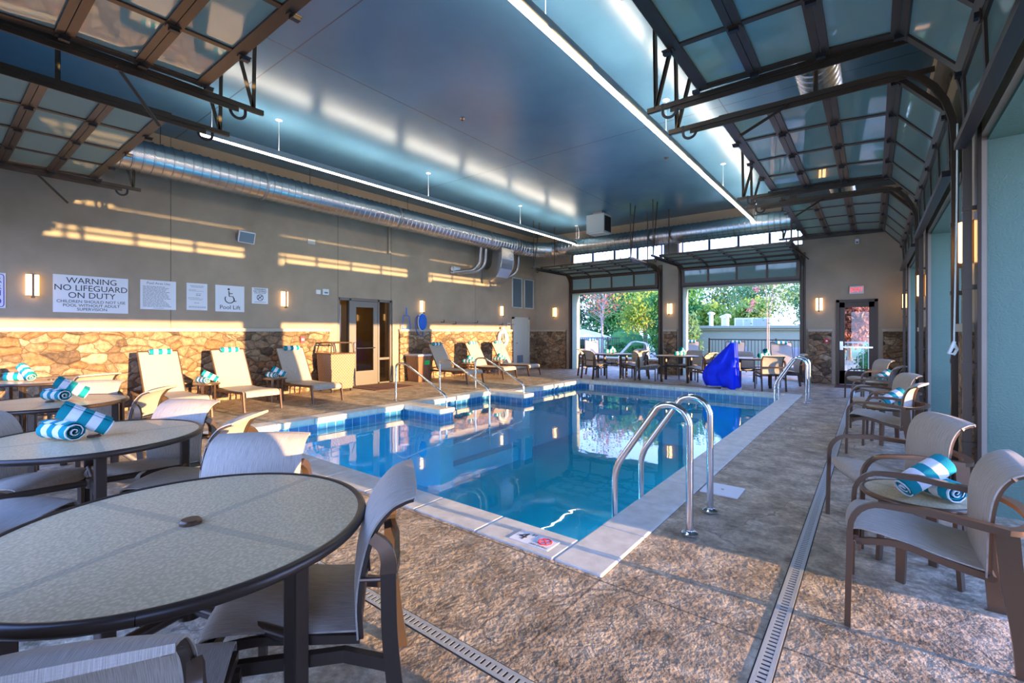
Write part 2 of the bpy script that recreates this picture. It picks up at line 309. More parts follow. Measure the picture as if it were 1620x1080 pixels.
# ------------------------------------------------------------------ mesh helpers
class MB:
    def __init__(s): s.v = []; s.f = []
    def _add(s, vs, fs):
        o = len(s.v); s.v += [tuple(v) for v in vs]; s.f += [tuple(i + o for i in f) for f in fs]; return s
    def box(s, x0, x1, y0, y1, z0, z1, M=None):
        vs = [Vector((x, y, z)) for x in (x0, x1) for y in (y0, y1) for z in (z0, z1)]
        if M is not None: vs = [M @ v for v in vs]
        return s._add(vs, [(0, 1, 3, 2), (4, 6, 7, 5), (0, 4, 5, 1), (2, 3, 7, 6), (0, 2, 6, 4), (1, 5, 7, 3)])
    def cbox(s, c, sx, sy, sz, M=None): return s.box(c[0] - sx / 2, c[0] + sx / 2, c[1] - sy / 2, c[1] + sy / 2, c[2] - sz / 2, c[2] + sz / 2, M)
    def _frames(s, pts, up):
        out = []
        n = len(pts); prev = None
        for i, p in enumerate(pts):
            a = pts[max(i - 1, 0)]; b = pts[min(i + 1, n - 1)]
            t = (b - a); t = t.normalized() if t.length > 1e-9 else Vector((0, 0, 1))
            if up is not None: u = Vector(up)
            else: u = prev if prev is not None else (Vector((0, 0, 1)) if abs(t.z) < 0.9 else Vector((1, 0, 0)))
            w = u - t * u.dot(t)
            if w.length < 1e-5: w = t.orthogonal()
            w.normalize(); prev = w
            k = 1.0
            if 0 < i < n - 1:
                d1 = (p - a).normalized(); d2 = (b - p).normalized(); k = 1 / max(0.5, math.sqrt(max(0.01, (1 + d1.dot(d2)) / 2)))
            out.append((p, t, w, t.cross(w), k))
        return out
    def tube(s, pts, r, n=10, up=None, cap=True, radii=None):
        pts = [Vector(p) for p in pts]; fr = s._frames(pts, up); vs = []; fs = []
        for i, (p, t, w, x, k) in enumerate(fr):
            rr = radii[i] if radii else r
            for j in range(n):
                a = 2 * PI * j / n; vs.append(p + (w * math.cos(a) + x * math.sin(a)) * rr)
        m = len(pts)
        for i in range(m - 1):
            for j in range(n): fs.append((i * n + j, i * n + (j + 1) % n, (i + 1) * n + (j + 1) % n, (i + 1) * n + j))
        if cap: fs.append(tuple(range(n))[::-1]); fs.append(tuple((m - 1) * n + j for j in range(n)))
        return s._add(vs, fs)
    def bar(s, pts, w, h, up=(0, 0, 1), ws=None, hs=None):
        """rectangular bar swept along pts; h measured along up, w across"""
        pts = [Vector(p) for p in pts]; fr = s._frames(pts, up); vs = []; fs = []
        for i, (p, t, u, x, k) in enumerate(fr):
            a = (ws[i] if ws else w) / 2; b = (hs[i] if hs else h) / 2 * k
            for (c, d) in ((1, 1), (1, -1), (-1, -1), (-1, 1)): vs.append(p + x * a * c + u * b * d)
        m = len(pts)
        for i in range(m - 1):
            for j in range(4): fs.append((i * 4 + j, i * 4 + (j + 1) % 4, (i + 1) * 4 + (j + 1) % 4, (i + 1) * 4 + j))
        fs.append((0, 1, 2, 3)[::-1]); fs.append(tuple((m - 1) * 4 + j for j in range(4)))
        return s._add(vs, fs)
    def lathe(s, prof, n=24, c=(0, 0, 0), M=None):
        vs = []; fs = []
        for (r, z) in prof:
            for j in range(n):
                a = 2 * PI * j / n; v = Vector((r * math.cos(a), r * math.sin(a), z))
                if M is not None: v = M @ v
                vs.append(v + Vector(c))
        m = len(prof)
        for i in range(m - 1):
            for j in range(n): fs.append((i * n + j, i * n + (j + 1) % n, (i + 1) * n + (j + 1) % n, (i + 1) * n + j))
        fs.append(tuple(range(n))[::-1]); fs.append(tuple((m - 1) * n + j for j in range(n)))
        return s._add(vs, fs)
    def disc(s, c, r, h, n=24): return s.lathe([(r, -h / 2), (r, h / 2)], n, c)
    def sheet(s, prof, w, th=0.006, ny=8, sag=0.0, wprof=None, axis='xz'):
        """profile (x,z) swept across y in [-w/2,w/2] with thickness; sag pushes the middle along -normal"""
        m = len(prof); P = [Vector((x, 0, z)) for x, z in prof]; nr = []
        for i in range(m):
            t = (P[min(i + 1, m - 1)] - P[max(i - 1, 0)]).normalized(); nr.append(Vector((-t.z, 0, t.x)))
        vs = []; fs = []
        for side in (0, 1):
            for i in range(m):
                ww = wprof[i] if wprof else w
                for j in range(ny + 1):
                    q = 2 * j / ny - 1
                    e = math.sin(PI * i / (m - 1)) if m > 2 else 1
                    v = P[i] + nr[i] * ((-th if side else 0) - sag * (1 - q * q) * (0.35 + 0.65 * e)); v.y = q * ww / 2
                    vs.append(v)
        K = m * (ny + 1)
        idx = lambda sd, i, j: sd * K + i * (ny + 1) + j
        for i in range(m - 1):
            for j in range(ny):
                fs.append((idx(0, i, j), idx(0, i, j + 1), idx(0, i + 1, j + 1), idx(0, i + 1, j)))
                fs.append((idx(1, i, j), idx(1, i + 1, j), idx(1, i + 1, j + 1), idx(1, i, j + 1)))
            fs.append((idx(0, i, 0), idx(0, i + 1, 0), idx(1, i + 1, 0), idx(1, i, 0)))
            fs.append((idx(0, i, ny), idx(1, i, ny), idx(1, i + 1, ny), idx(0, i + 1, ny)))
        for j in range(ny):
            fs.append((idx(0, 0, j), idx(1, 0, j), idx(1, 0, j + 1), idx(0, 0, j + 1)))
            fs.append((idx(0, m - 1, j), idx(0, m - 1, j + 1), idx(1, m - 1, j + 1), idx(1, m - 1, j)))
        return s._add(vs, fs)
    def prism(s, poly, z0, z1, M=None):
        n = len(poly); vs = [Vector((x, y, z0)) for x, y in poly] + [Vector((x, y, z1)) for x, y in poly]
        if M is not None: vs = [M @ v for v in vs]
        return s._add(vs, [tuple(range(n))[::-1], tuple(range(n, 2 * n))] + [(i, (i + 1) % n, n + (i + 1) % n, n + i) for i in range(n)])
    def build(s, name, mat, parent=None, smooth=False, bevel=0.0, fix=True):
        me = bpy.data.meshes.new(name); me.from_pydata(s.v, [], s.f)
        if fix:
            bm = bmesh.new(); bm.from_mesh(me); bmesh.ops.recalc_face_normals(bm, faces=bm.faces[:]); bm.to_mesh(me); bm.free()
        me.materials.append(MATS[mat])
        if smooth:
            me.polygons.foreach_set('use_smooth', [True] * len(me.polygons))
            try: me.set_sharp_from_angle(angle=math.radians(38))
            except Exception: pass
        me.update()
        o = bpy.data.objects.new(name, me); COL.objects.link(o)
        if parent is not None: o.parent = parent
        if bevel:
            md = o.modifiers.new('bevel', 'BEVEL'); md.width = bevel; md.segments = 2; md.limit_method = 'ANGLE'
        return o

def arc(c, r, a0, a1, n, plane='xz'):
    out = []
    for i in range(n + 1):
        a = a0 + (a1 - a0) * i / n; u, v = r * math.cos(a), r * math.sin(a)
        out.append({'xz': (c[0] + u, c[1], c[2] + v), 'yz': (c[0], c[1] + u, c[2] + v), 'xy': (c[0] + u, c[1] + v, c[2])}[plane])
    return out
def rounded(pts, r, n=5):
    """polyline with rounded inner corners"""
    P = [Vector(p) for p in pts]; out = [P[0]]
    for i in range(1, len(P) - 1):
        a = (P[i - 1] - P[i]); b = (P[i + 1] - P[i]); rr = min(r, a.length * 0.49, b.length * 0.49)
        a = P[i] + a.normalized() * rr; b = P[i] + b.normalized() * rr
        for k in range(n + 1):
            t = k / n; out.append((1 - t) ** 2 * a + 2 * t * (1 - t) * P[i] + t * t * b)
    out.append(P[-1]); return out
def spline(pts, n=6):
    P = [Vector(p) for p in pts]; P = [2 * P[0] - P[1]] + P + [2 * P[-1] - P[-2]]; out = []
    for i in range(1, len(P) - 2):
        for k in range(n):
            t = k / n; a, b, c, d = P[i - 1:i + 3]
            out.append(0.5 * ((2 * b) + (c - a) * t + (2 * a - 5 * b + 4 * c - d) * t * t + (3 * b - a - 3 * c + d) * t ** 3))
    out.append(P[-2]); return out
def sp2(pts, n=5): return [(v.x, v.y) for v in spline([(a, b, 0) for a, b in pts], n)]

def tag(o, label=None, cat=None, group=None, kind=None):
    if label: o['label'] = label
    if cat: o['category'] = cat
    if group: o['group'] = group
    if kind: o['kind'] = kind
    return o
def empty(name, loc=(0, 0, 0), rz=0.0, rot=None):
    o = bpy.data.objects.new(name, None); COL.objects.link(o); o.location = loc
    o.rotation_euler = rot if rot else (0, 0, rz); o.empty_display_size = 0.1
    return o
def copy_tree(o, parent=None):
    c = o.copy(); COL.objects.link(c)
    if parent is not None: c.parent = parent
    for ch in list(o.children): copy_tree(ch, c)
    return c
def struct(o, label, cat): return tag(o, label, cat, kind='structure')
def text(body, size, name, mat, parent, M, align='CENTER', ext=0.0012, sx=1.0):
    cu = bpy.data.curves.new(name, 'FONT'); cu.body = body; cu.size = size; cu.align_x = align; cu.align_y = 'CENTER'
    cu.extrude = ext; cu.materials.append(MATS[mat]); cu.space_line = 1.0; cu.resolution_u = 4
    tmp = bpy.data.objects.new(name, cu); me = bpy.data.meshes.new_from_object(tmp); bpy.data.objects.remove(tmp)
    me.name = name; o = bpy.data.objects.new(name, me); COL.objects.link(o); o.parent = parent
    o.matrix_local = M @ Matrix.Diagonal((sx, 1, 1, 1)); return o
R90 = lambda ax, d: Matrix.Rotation(math.radians(d), 4, ax)
# ================================================================== STRUCTURE
# pool outline (inner edge of coping)
PXR, PYN, PYF, PXL, PXL2 = -1.49, 2.65, 11.5, -6.95, -6.5
CW = 0.29                                   # coping width
OX0, OX1, OY0, OY1 = PXL - CW, PXR + CW, PYN - CW, PYF + CW
f = MB()
f.box(-34, OX0, -9, 30, -0.12, 0); f.box(OX1, 16, -9, 30, -0.12, 0)
f.box(OX0, OX1, -9, OY0, -0.12, 0); f.box(OX0, OX1, OY1, 30, -0.12, 0)
f.box(OX0, PXL2 - CW, 8.45, OY1, -0.12, 0)
struct(f.build('floor', 'stamped_concrete'), 'brown stamped concrete pool deck around the water', 'floor')
g = MB(); g.box(-120, 90, 30, 150, -0.6, -0.15)
struct(g.build('ground', 'grass_ground'), 'grassy ground beyond the patio', 'ground')

LEDGE = [(5.62, 5.98), (8.09, 8.45)]        # two coping ledges between the entry steps
cp = MB()
def cop(x0, x1, y0, y1, jl=None):
    cp.box(x0, x1, y0, y1, -0.075, 0.012)
seg = 0.61
def cop_run(x0, x1, y0, y1, along):
    L = (y1 - y0) if along == 'y' else (x1 - x0); n = max(1, round(L / seg)); g_ = 0.006
    for i in range(n):
        a = L * i / n + g_ / 2; b = L * (i + 1) / n - g_ / 2
        if along == 'y': cp.box(x0, x1, y0 + a, y0 + b, -0.075, 0.012)
        else: cp.box(x0 + a, x0 + b, y0, y1, -0.075, 0.012)
ov = 0.03
cop_run(PXR - ov, OX1, OY0, OY1, 'y'); cop_run(OX0, PXR - ov, OY0, PYN + ov, 'x'); cop_run(PXL2 - CW, PXR - ov, PYF - ov, OY1, 'x')
cop_run(OX0, PXL + ov, PYN + ov, LEDGE[0][0], 'y'); cop_run(OX0, PXL + ov, LEDGE[0][0], LEDGE[1][1], 'y')
cop_run(PXL2 - CW, PXL2 + ov, LEDGE[1][1], PYF - ov, 'y')
for (a, b_) in LEDGE: cop_run(PXL + ov, -5.95, a, b_, 'x')
struct(cp.build('trim_1', 'coping_stone', bevel=0.012), 'pale cast stone coping around the pool edge', 'pool coping')
gm = MB(); gm.box(OX0 + .01, OX1 - .01, OY0 + .01, PYN, -0.08, -0.004); gm.box(PXR, OX1 - .01, PYN, OY1 - .01, -0.08, -0.004); gm.box(OX0 + .01, PXL, PYN, 8.45, -0.08, -0.004)
gm.box(PXL2 - CW + .01, PXR, PYF, OY1 - .01, -0.08, -0.004)
struct(gm.build('trim_2', 'stone_cap'), 'light grout bed under the pool coping', 'grout')
# basin walls and floor: shallow at the left, deeper in the middle
def wall_ring(name, mat, z0, z1, ext=0.0):
    w = MB(); t = 0.06
    w.box(PXR, PXR + t, PYN - t, PYF + t, z0, z1); w.box(PXL, PXR, PYN - t, PYN, z0, z1); w.box(PXL2, PXR, PYF, PYF + t, z0, z1)
    w.box(PXL - t, PXL, PYN - t, LEDGE[1][1], z0, z1); w.box(PXL2 - t, PXL2, LEDGE[1][1], PYF + t, z0, z1)
    for (a, b_) in LEDGE: w.box(PXL, -5.98, a + .02, b_ - .02, z0, z1)
    return struct(w.build(name, mat), 'blue square tile band at the pool waterline' if 'tile' in mat else 'blue plastered walls of the pool basin', 'pool wall')
wall_ring('trim_3', 'pool_tile', -0.36, -0.074); wall_ring('wall_pool', 'pool_plaster', -1.5, -0.36)
b = MB(); b.box(PXL - .1, PXR + .1, PYN - .1, PYF + .1, -1.6, -1.42)
for i, z in enumerate((-0.45, -0.80, -1.12)): b.box(PXL, PXL + 0.28 * (i + 1), LEDGE[0][1], LEDGE[1][0], -1.45, z)
struct(b.build('floor_pool', 'pool_plaster'), 'blue pool bottom with the entry steps', 'pool floor')
w = MB(); w._add([(PXL, PYN, -.175), (PXR, PYN, -.175), (PXR, PYF, -.175), (PXL, PYF, -.175)], [(0, 1, 2, 3)])
tag(w.build('water', 'pool_water', fix=False), 'clear blue indoor pool water mirroring the far doorways', 'water', kind='structure')

# walls -------------------------------------------------------------
# left wall
DL0, DL1, DLZ = 6.38, 8.0, 2.22      # glazed entrance opening
lw = MB(); lw.box(XL - WT, XL, YN - WT, DL0, 0, ZC); lw.box(XL - WT, XL, DL1, YF + WT, 0, ZC); lw.box(XL - WT, XL, DL0, DL1, DLZ, ZC)
struct(lw.build('wall_left', 'wall_plaster'), 'long taupe plaster wall with the pool signs', 'wall')
def stone_strip(name, boxes, label, caps=True):
    s = MB(); c = MB()
    for (x0, x1, y0, y1) in boxes: s.box(x0, x1, y0, y1, 0, CAM_H - 0.005)
    o = struct(s.build(name, 'stone_veneer'), label, 'stone wainscot')
    for (x0, x1, y0, y1) in boxes: c.box(x0 - .02, x1 + .02, y0 - .02, y1 + .02, CAM_H - 0.005, CAM_H + 0.065)
    c.build('cap', 'stone_cap', o, bevel=0.008); return o
stone_strip('wall_left_stone', [(XL, XL + .07, YN, 6.10), (XL, XL + .07, 8.2, 13.28), (XL, XL + .07, 14.3, YF)], 'rough fieldstone wainscot along the long sign wall')
# far wall: openings
FD = [(-8.78, -5.42), (-4.78, -1.5)]; FDZ = 2.80; ED = (-0.76, 0.10, 2.20); CL = (3.72, 4.55)
fw = MB()
def fwb(x0, x1, z0, z1): fw.box(x0, x1, YF, YF + WT, z0, z1)
fwb(XL - WT, FD[0][0], 0, ZC); fwb(FD[0][1], FD[1][0], 0, CL[0]); fwb(FD[1][1], ED[0], 0, ZC); fwb(ED[1], XR + WT, 0, ZC); fwb(ED[0], ED[1], ED[2], ZC)
for a, b_ in FD: fwb(a, b_, FDZ, CL[0])
fwb(FD[0][0], FD[1][1], CL[1], ZC); fwb(FD[0][1] + .1, FD[1][0] - .1, CL[0], CL[1])
struct(fw.build('wall_far', 'wall_plaster_far'), 'taupe end wall with two wide garage openings', 'wall')
stone_strip('wall_far_stone', [(XL + .07, FD[0][0] - .18, YF - .07, YF), (FD[0][1] + .12, FD[1][0] - .12, YF - .07, YF), (FD[1][1] + .14, ED[0] - .1, YF - .07, YF), (ED[1] + .1, XR, YF - .07, YF)], 'rough fieldstone wainscot along the end wall')
rv = MB()
for a, b_ in FD: rv.box(a, a + .05, YF + .02, YF + WT + .25, 0, FDZ); rv.box(b_ - .05, b_, YF + .02, YF + WT + .25, 0, FDZ); rv.box(a, b_, YF + .02, YF + WT + .25, FDZ - .05, FDZ)
struct(rv.build('trim_4', 'cream_stucco'), 'pale stucco reveals of the end wall openings', 'reveal')
# right wall: three openings
RO = [(1.30, 4.96), (5.63, 9.26), (10.0, 14.0)]; ROZ = 2.85; RC = (3.98, 4.78)
rw = MB()
def rwb(y0, y1, z0, z1): rw.box(XR, XR + WT, y0, y1, z0, z1)
rwb(YN - WT, RO[0][0], 0, ZC); rwb(RO[0][1], RO[1][0], 0, ZC); rwb(RO[1][1], RO[2][0], 0, ZC); rwb(RO[2][1], YF, 0, ZC)
for a, b_ in RO: rwb(a, b_, ROZ, RC[0]); rwb(a, b_, RC[1], ZC)
struct(rw.build('wall_right', 'wall_plaster_far'), 'taupe wall pierced by three garage openings', 'wall')
stone_strip('wall_right_stone', [(XR - .06, XR, RO[0][1] + .14, RO[1][0] - .12), (XR - .06, XR, RO[1][1] + .14, RO[2][0] - .12), (XR - .06, XR, RO[2][1] + .12, YF), (XR - .06, XR, YN, RO[0][0] - .12)], 'rough fieldstone faces of the piers between the side openings')
rt = MB()
for a, b_ in RO:
    rt.box(XR + .04, XR + .95, b_ - .001, b_ + .30, 0, ROZ + .05); rt.box(XR + .04, XR + .95, a - .30, a + .001, 0, ROZ + .05); rt.box(XR + .04, XR + .95, a + .002, b_ - .002, ROZ - .03, ROZ + .3)
struct(rt.build('trim_5', 'teal_stucco'), 'blue-green stucco reveals of the side openings', 'reveal')
# near wall behind the viewpoint
SO = [(-9.9, -6.25), (-5.35, -1.7)]
sw = MB()
def swb(x0, x1, z0, z1): sw.box(x0, x1, YN - WT, YN, z0, z1)
swb(XL, SO[0][0], 0, ZC); swb(SO[0][1], SO[1][0], 0, ZC); swb(SO[1][1], -0.9, 0, ZC); swb(0.5, XR, 0, ZC); swb(-0.9, 0.5, 2.4, ZC)
for a, b_ in SO: swb(a, b_, ROZ, 3.98); swb(a, b_, 4.7, ZC)
struct(sw.build('wall_near', 'wall_plaster_far'), 'taupe near wall with two garage openings', 'wall')
c = MB(); c.box(XL - WT, XR + WT, YN - WT, YF + WT, ZC, ZC + .25)
struct(c.build('ceiling', 'ceiling_bounce_tint'), 'glossy ceiling tinted blue-grey for the light bounced off the pool', 'ceiling')
# clerestory windows
wi = 0
def clerestory(P0, d, L, z0, z1, n, bars=()):
    """P0 start, d unit along, L length"""
    global wi; wi += 1
    ang = math.atan2(d[1], d[0]); r = empty(f'window_{wi}', (P0[0], P0[1], 0), ang)
    fr = MB(); fr.box(0, L, .12, .18, z0, z0 + .05); fr.box(0, L, .12, .18, z1 - .05, z1)
    for i in range(n + 1): x = L * i / n; fr.box(max(0, x - .03), min(L, x + .03), .12, .18, z0, z1)
    for (za, zb) in bars: fr.box(0, L, .11, .19, za, zb)
    fr.build('window_frame', 'bronze_frame', r)
    for i in range(n):
        q = MB(); q.box(L * i / n + .03, L * (i + 1) / n - .03, .145, .153, z0 + .05, z1 - .05); q.build('pane', 'clear_glass', r)
    return r
a = clerestory((FD[0][0], YF), (1, 0), FD[0][1] - FD[0][0], CL[0], CL[1], 4); struct(a, 'high clerestory window over the end opening beside the corner duct', 'window')
a = clerestory((FD[1][0], YF), (1, 0), FD[1][1] - FD[1][0], CL[0], CL[1], 4); struct(a, 'high clerestory window over the end opening nearer the exit door', 'window')
for k, (y0, y1) in enumerate(RO):
    a = clerestory((XR + WT, y0), (0, 1), y1 - y0, RC[0], RC[1], 4, bars=((4.18, 4.24), (4.50, 4.56)))
    struct(a, ('clerestory strip above the nearest side opening', 'clerestory strip above the middle side opening', 'clerestory strip above the farthest side opening')[k], 'window')
for k, (x0, x1) in enumerate(SO):
    a = clerestory((x1, YN), (-1, 0), x1 - x0, 3.98, 4.7, 4); struct(a, ('clerestory strip over the near opening by the sign wall', 'clerestory strip over the near opening behind the tables')[k], 'window')
# unseen low wall added outside to keep the low sun off the far deck
lo = MB(); lo.box(2.6, 2.85, 3.35, 15.5, 0, 0.86)
o = struct(lo.build('wall_sun_block', 'cream_stucco'), 'unseen low stucco wall added outside the side openings to shade the deck', 'added wall')

# floor drains --------------------------------------------------------
def drain(name, x0, x1, y0, y1, along, label):
    d = MB(); fr = MB(); L = (y1 - y0) if along == 'y' else (x1 - x0); n = int(L / 0.03)
    if along == 'y':
        d.box(x0, x0 + .018, y0, y1, -.01, .004); d.box(x1 - .018, x1, y0, y1, -.01, .004)
        for i in range(n): a = y0 + i * .03; d.box(x0 + .018, x1 - .018, a, a + .019, -.01, .0035)
    else:
        d.box(x0, x1, y0, y0 + .018, -.01, .004); d.box(x0, x1, y1 - .018, y1, -.01, .004)
        for i in range(n): a = x0 + i * .03; d.box(a, a + .019, y0 + .018, y1 - .018, -.01, .0035)
    o = tag(d.build(name, 'drain_metal'), label, 'floor drain')
    fr.box(x0 - .006, x1 + .006, y0 - .006, y1 + .006, -.01, .0015); fr.build('drain_channel', 'black_rubber', o)
drain('trench_drain', -0.385, -0.315, -0.3, 14.2, 'y', 'slotted metal trench drain running beside the armchairs')
drain('trench_drain', -7.4, -0.395, 1.42, 1.49, 'x', 'slotted metal trench drain crossing in front of the near pool edge')

# ================================================================== GARAGE DOORS
dn = 0
def garage_door(P0, ang, W, head, zt, label, tl=2.60):
    """local x into the room, local y along the wall from 0..W"""
    global dn; dn += 1
    r = empty(f'door_{dn}', (P0[0], P0[1], 0), ang)
    prof = [(.10, head), (.115, head + .52), (.47, zt + .0), (1.00, zt + .04), (1.52, zt + .05), (2.05, zt + .06)]
    T = .045
    for i in range(5):
        a = Vector((prof[i][0], 0, prof[i][1])); b_ = Vector((prof[i + 1][0], 0, prof[i + 1][1])); d = (b_ - a).normalized(); L = (b_ - a).length - .006
        nrm = Vector((d.z, 0, -d.x))          # room side
        M = Matrix(((d.x, 0, -nrm.x, a.x), (0, 1, 0, 0), (d.z, 0, -nrm.z, a.z), (0, 0, 0, 1)))
        s = MB(); rl = .06 if i else .085
        s.box(0, rl, 0, W, 0, T, M); s.box(L - .055 - (.05 if i == 4 else 0), L, 0, W, 0, T, M)
        st = []
        for j in range(5):
            w_ = .09 if j in (0, 4) else .055; y = W * j / 4
            y0, y1 = (0, w_) if j == 0 else ((W - w_, W) if j == 4 else (y - w_ / 2, y + w_ / 2)); st.append((y0, y1))
            s.box(rl, L - .055, y0, y1, 0.004, T, M)
            if 0 < j: s.box(L - .05, L + .05, y0 - (0 if j < 4 else -.02), y1 - (0 if j < 4 else .02), -.012, .0, M)
        sec = s.build('door_section', 'bronze_frame', r)
        for j in range(4):
            p = MB(); p.box(rl - .01, L - .045, st[j][1] - .01, st[j + 1][0] + .01, T * .45, T * .45 + .008, M); p.build('pane', 'frosted_pane', sec)
    bs = MB(); bs.box(.08, .15, 0, W, head - .05, head + .004); bs.build('bottom_seal', 'black_steel', r)
    for y in (-.055, W + .055):
        t = MB(); zz = zt + .035
        path = [(.07, y, 0.02), (.07, y, head + .25)] + [(.07 + .46 * (1 - math.cos(k * PI / 12)), y, head + .25 + (zz - head - .25) * math.sin(k * PI / 12)) for k in range(1, 7)] + [(tl, y, zz)]
        t.bar(path, .055, .035, up=(0, 1, 0), ws=[.05] * len(path), hs=[.045] * len(path))
        t.build('track', 'track_steel', r)
        a2 = MB(); a2.bar([(.20, y, zz - .05), (tl - .25, y, zz - .05)], .012, .05, up=(0, 0, 1))
        for z in (.5, 1.1, 1.7, 2.3): a2.box(0, .10, y - .03, y + .03, z, z + .035)
        a2.build('track_bracket', 'track_steel', r)
        jb = MB(); jb.box(0.0, .022, y - .07, y + .07, 0, zt + .1); jb.build('jamb_angle', 'bronze_frame', r)
        # hangers to the ceiling: perforated angles in a V
        for (xa, xb) in ((tl - .1, tl - .42), (tl - .1, tl - .08), (1.1, 1.1)):
            h = MB(); h.bar([(xa, y, zz), (xb, y, ZC)], .006, .04, up=(1, 0, 0)); h.bar([(xa + .018, y + .012, zz), (xb + .018, y + .012, ZC)], .03, .005, up=(1, 0, 0)); h.build('hanger', 'track_steel', r)
        lp = MB(); lp.bar(arc((tl - .25, y + .02, zz - .06), .075, PI, 2 * PI, 10) + [(tl - .175, y + .02, zz + .03)], .03, .006, up=(0, 1, 0)); lp.build('bumper_spring', 'black_steel', r)
    hg = MB()
    for i in range(1, 6):
        for j in range(0, 5):
            y = W * j / 4 if 0 < j < 4 else (.05 if j == 0 else W - .05)
            px_, pz_ = prof[i]; hg.cbox((px_ - .0, y, pz_ - .02), .07, .045, .035)
    hg.build('hinge', 'black_steel', r)
    pa = MB(); pa.tube([(1.35, W + .05, zt), (1.75, W + .35, zt - .32)], .016, 8); pa.build('spring_pipe', 'track_steel', r)
    return struct(r, label, 'garage door')
# right wall doors: local x -> -X, local y -> -Y
for k, (y0, y1) in enumerate(RO):
    garage_door((XR, y1 - .06, 0), PI, (y1 - y0) - .12, 2.82, 3.76, ('raised glass garage door over the nearest side opening', 'raised glass garage door over the middle side opening', 'raised glass garage door over the farthest side opening')[k])
def far_door(x0, x1, label):
    r = garage_door((x0 + .06, YF, 0), -PI / 2, (x1 - x0) - .12, 2.80, 3.42, label, tl=2.45); return r
far_door(*FD[0], 'raised glass garage door in the end wall beside the stone corner')
far_door(*FD[1], 'raised glass garage door in the end wall nearer the exit')
for k, (x0, x1) in enumerate(SO):
    garage_door((x1 - .06, YN, 0), PI / 2, (x1 - x0) - .12, 2.82, 3.76, ('raised glass garage door high beside the sign wall', 'raised glass garage door high over the dining tables')[k], tl=2.62)
# pull cord hanging at the stone pier
pc = MB(); pc.tube([(XR - .12, 4.99, 3.0), (XR - .125, 4.99, 2.2), (XR - .14, 4.99, 1.25)], .006, 6); pc.tube([(XR - .14, 4.97, 1.3), (XR - .15, 4.96, 1.27), (XR - .17, 4.97, 1.21), (XR - .14, 4.99, 1.2), (XR - .12, 5.0, 1.24), (XR - .14, 4.985, 1.28)], .012, 6)
tag(pc.build('pull_cord', 'rope_white'), 'pale knotted pull cord hanging by the nearest stone pier', 'cord')

# ================================================================== CEILING AND WALL FIXTURES
def strip_light(x, label):
    r = empty('strip_light', (x, 0, 0)); Y0, Y1 = 2.62, 14.0
    b_ = MB(); b_.box(-.045, .045, Y0, Y1, 4.36, 4.455); b_.build('housing', 'strip_body', r)
    l = MB(); l.box(-.03, .03, Y0 + .01, Y1 - .01, 4.347, 4.362); l.build('lens', 'strip_lens', r)
    u = MB()
    n = 6
    for i in range(n): u.box(-.03, .03, Y0 + .1 + (Y1 - Y0) * i / n, Y0 - .12 + (Y1 - Y0) * (i + 1) / n, 4.454, 4.460)
    u.build('upper_lens', 'strip_uplens', r)
    for y in (2.8, 3.82, 7.2, 10.7, 13.9):
        w = MB(); w.tube([(0, y, 4.455), (0, y, ZC)], .004, 6); w.build('suspension_wire', 'white_paint', r)
        c = MB(); c.disc((0, y, ZC - .008), .055, .014, 16); c.build('canopy', 'white_paint', r)
    p = MB(); p.tube(spline([(.0, 13.96, 4.43), (.05, 13.98, 4.6), (.06, 13.97, 4.8), (.02, 13.96, ZC)], 4), .012, 8); p.build('power_cord', 'white_paint', r)
    return tag(r, label, 'light', 'long linear pendants')
strip_light(-2.55, 'long glowing linear pendant nearer the open garage side')
strip_light(-8.02, 'long glowing linear pendant nearer the sign wall')

def duct(name, path, r, label, pitch=.14):
    P = [Vector(p) for p in path]; d = MB(); pts = []; rad = []
    for i in range(len(P) - 1):
        L = (P[i + 1] - P[i]).length; n = max(1, int(L / pitch))
        for k in range(n):
            for (t, rr) in ((0.0, r), (.80, r), (.86, r + .015), (.94, r + .015)):
                pts.append(P[i].lerp(P[i + 1], (k + t) / n)); rad.append(rr)
    pts.append(P[-1]); rad.append(r)
    fr_n = 28
    vs = []
    d.tube(pts, r, fr_n, radii=rad, up=None)
    o = d.build(name, 'duct_metal', smooth=True)
    return tag(o, label, 'duct')
corner = [(-9.72, YN + .05, 4.33), (-9.72, 12.9, 4.30)] + [(-9.72 + .95 * (1 - math.cos(k * PI / 12)), 12.9 + 1.1 * math.sin(k * PI / 12), 4.28) for k in range(1, 7)] + [(-0.9, 14.0, 4.28)]
big = duct('spiral_duct', corner, .265, 'large round spiral metal duct running along the sign wall and end wall')
for y in (2.6, 5.3, 8.0, 10.5): w = MB(); w.tube([(-9.72, y, 4.58), (-9.72, y, ZC)], .006, 6); w.build('hanger_wire', 'black_steel', big)
for y in (4.3, 7.6, 11.2, 12.6):
    w = MB(); w.lathe([(.283, -.02), (.287, -.01), (.287, .01), (.283, .02)], 28, (-9.72, y, 4.32), R90('X', 90)); w.build('duct_band', 'galvanised', big, smooth=True)
duct('spiral_duct', [(-0.5, YN + .05, 4.35), (-0.5, 14.2, 4.35)], .20, 'round spiral duct above the raised side garage doors')
rd = MB(); prof = [(-9.68, 4.10), (-9.68, 3.75), (-9.72, 3.50), (-9.84, 3.32), (-10.02, 3.23), (-10.33, 3.20)]
rd.bar([(x, 11.95, z) for x, z in prof], .55, .42, up=(0, 1, 0), ws=[.42] * 6, hs=[.6] * 6)
tag(rd.build('duct_elbow', 'duct_metal', bevel=.006), 'square sheet-metal duct elbow curving into the sign wall', 'duct')
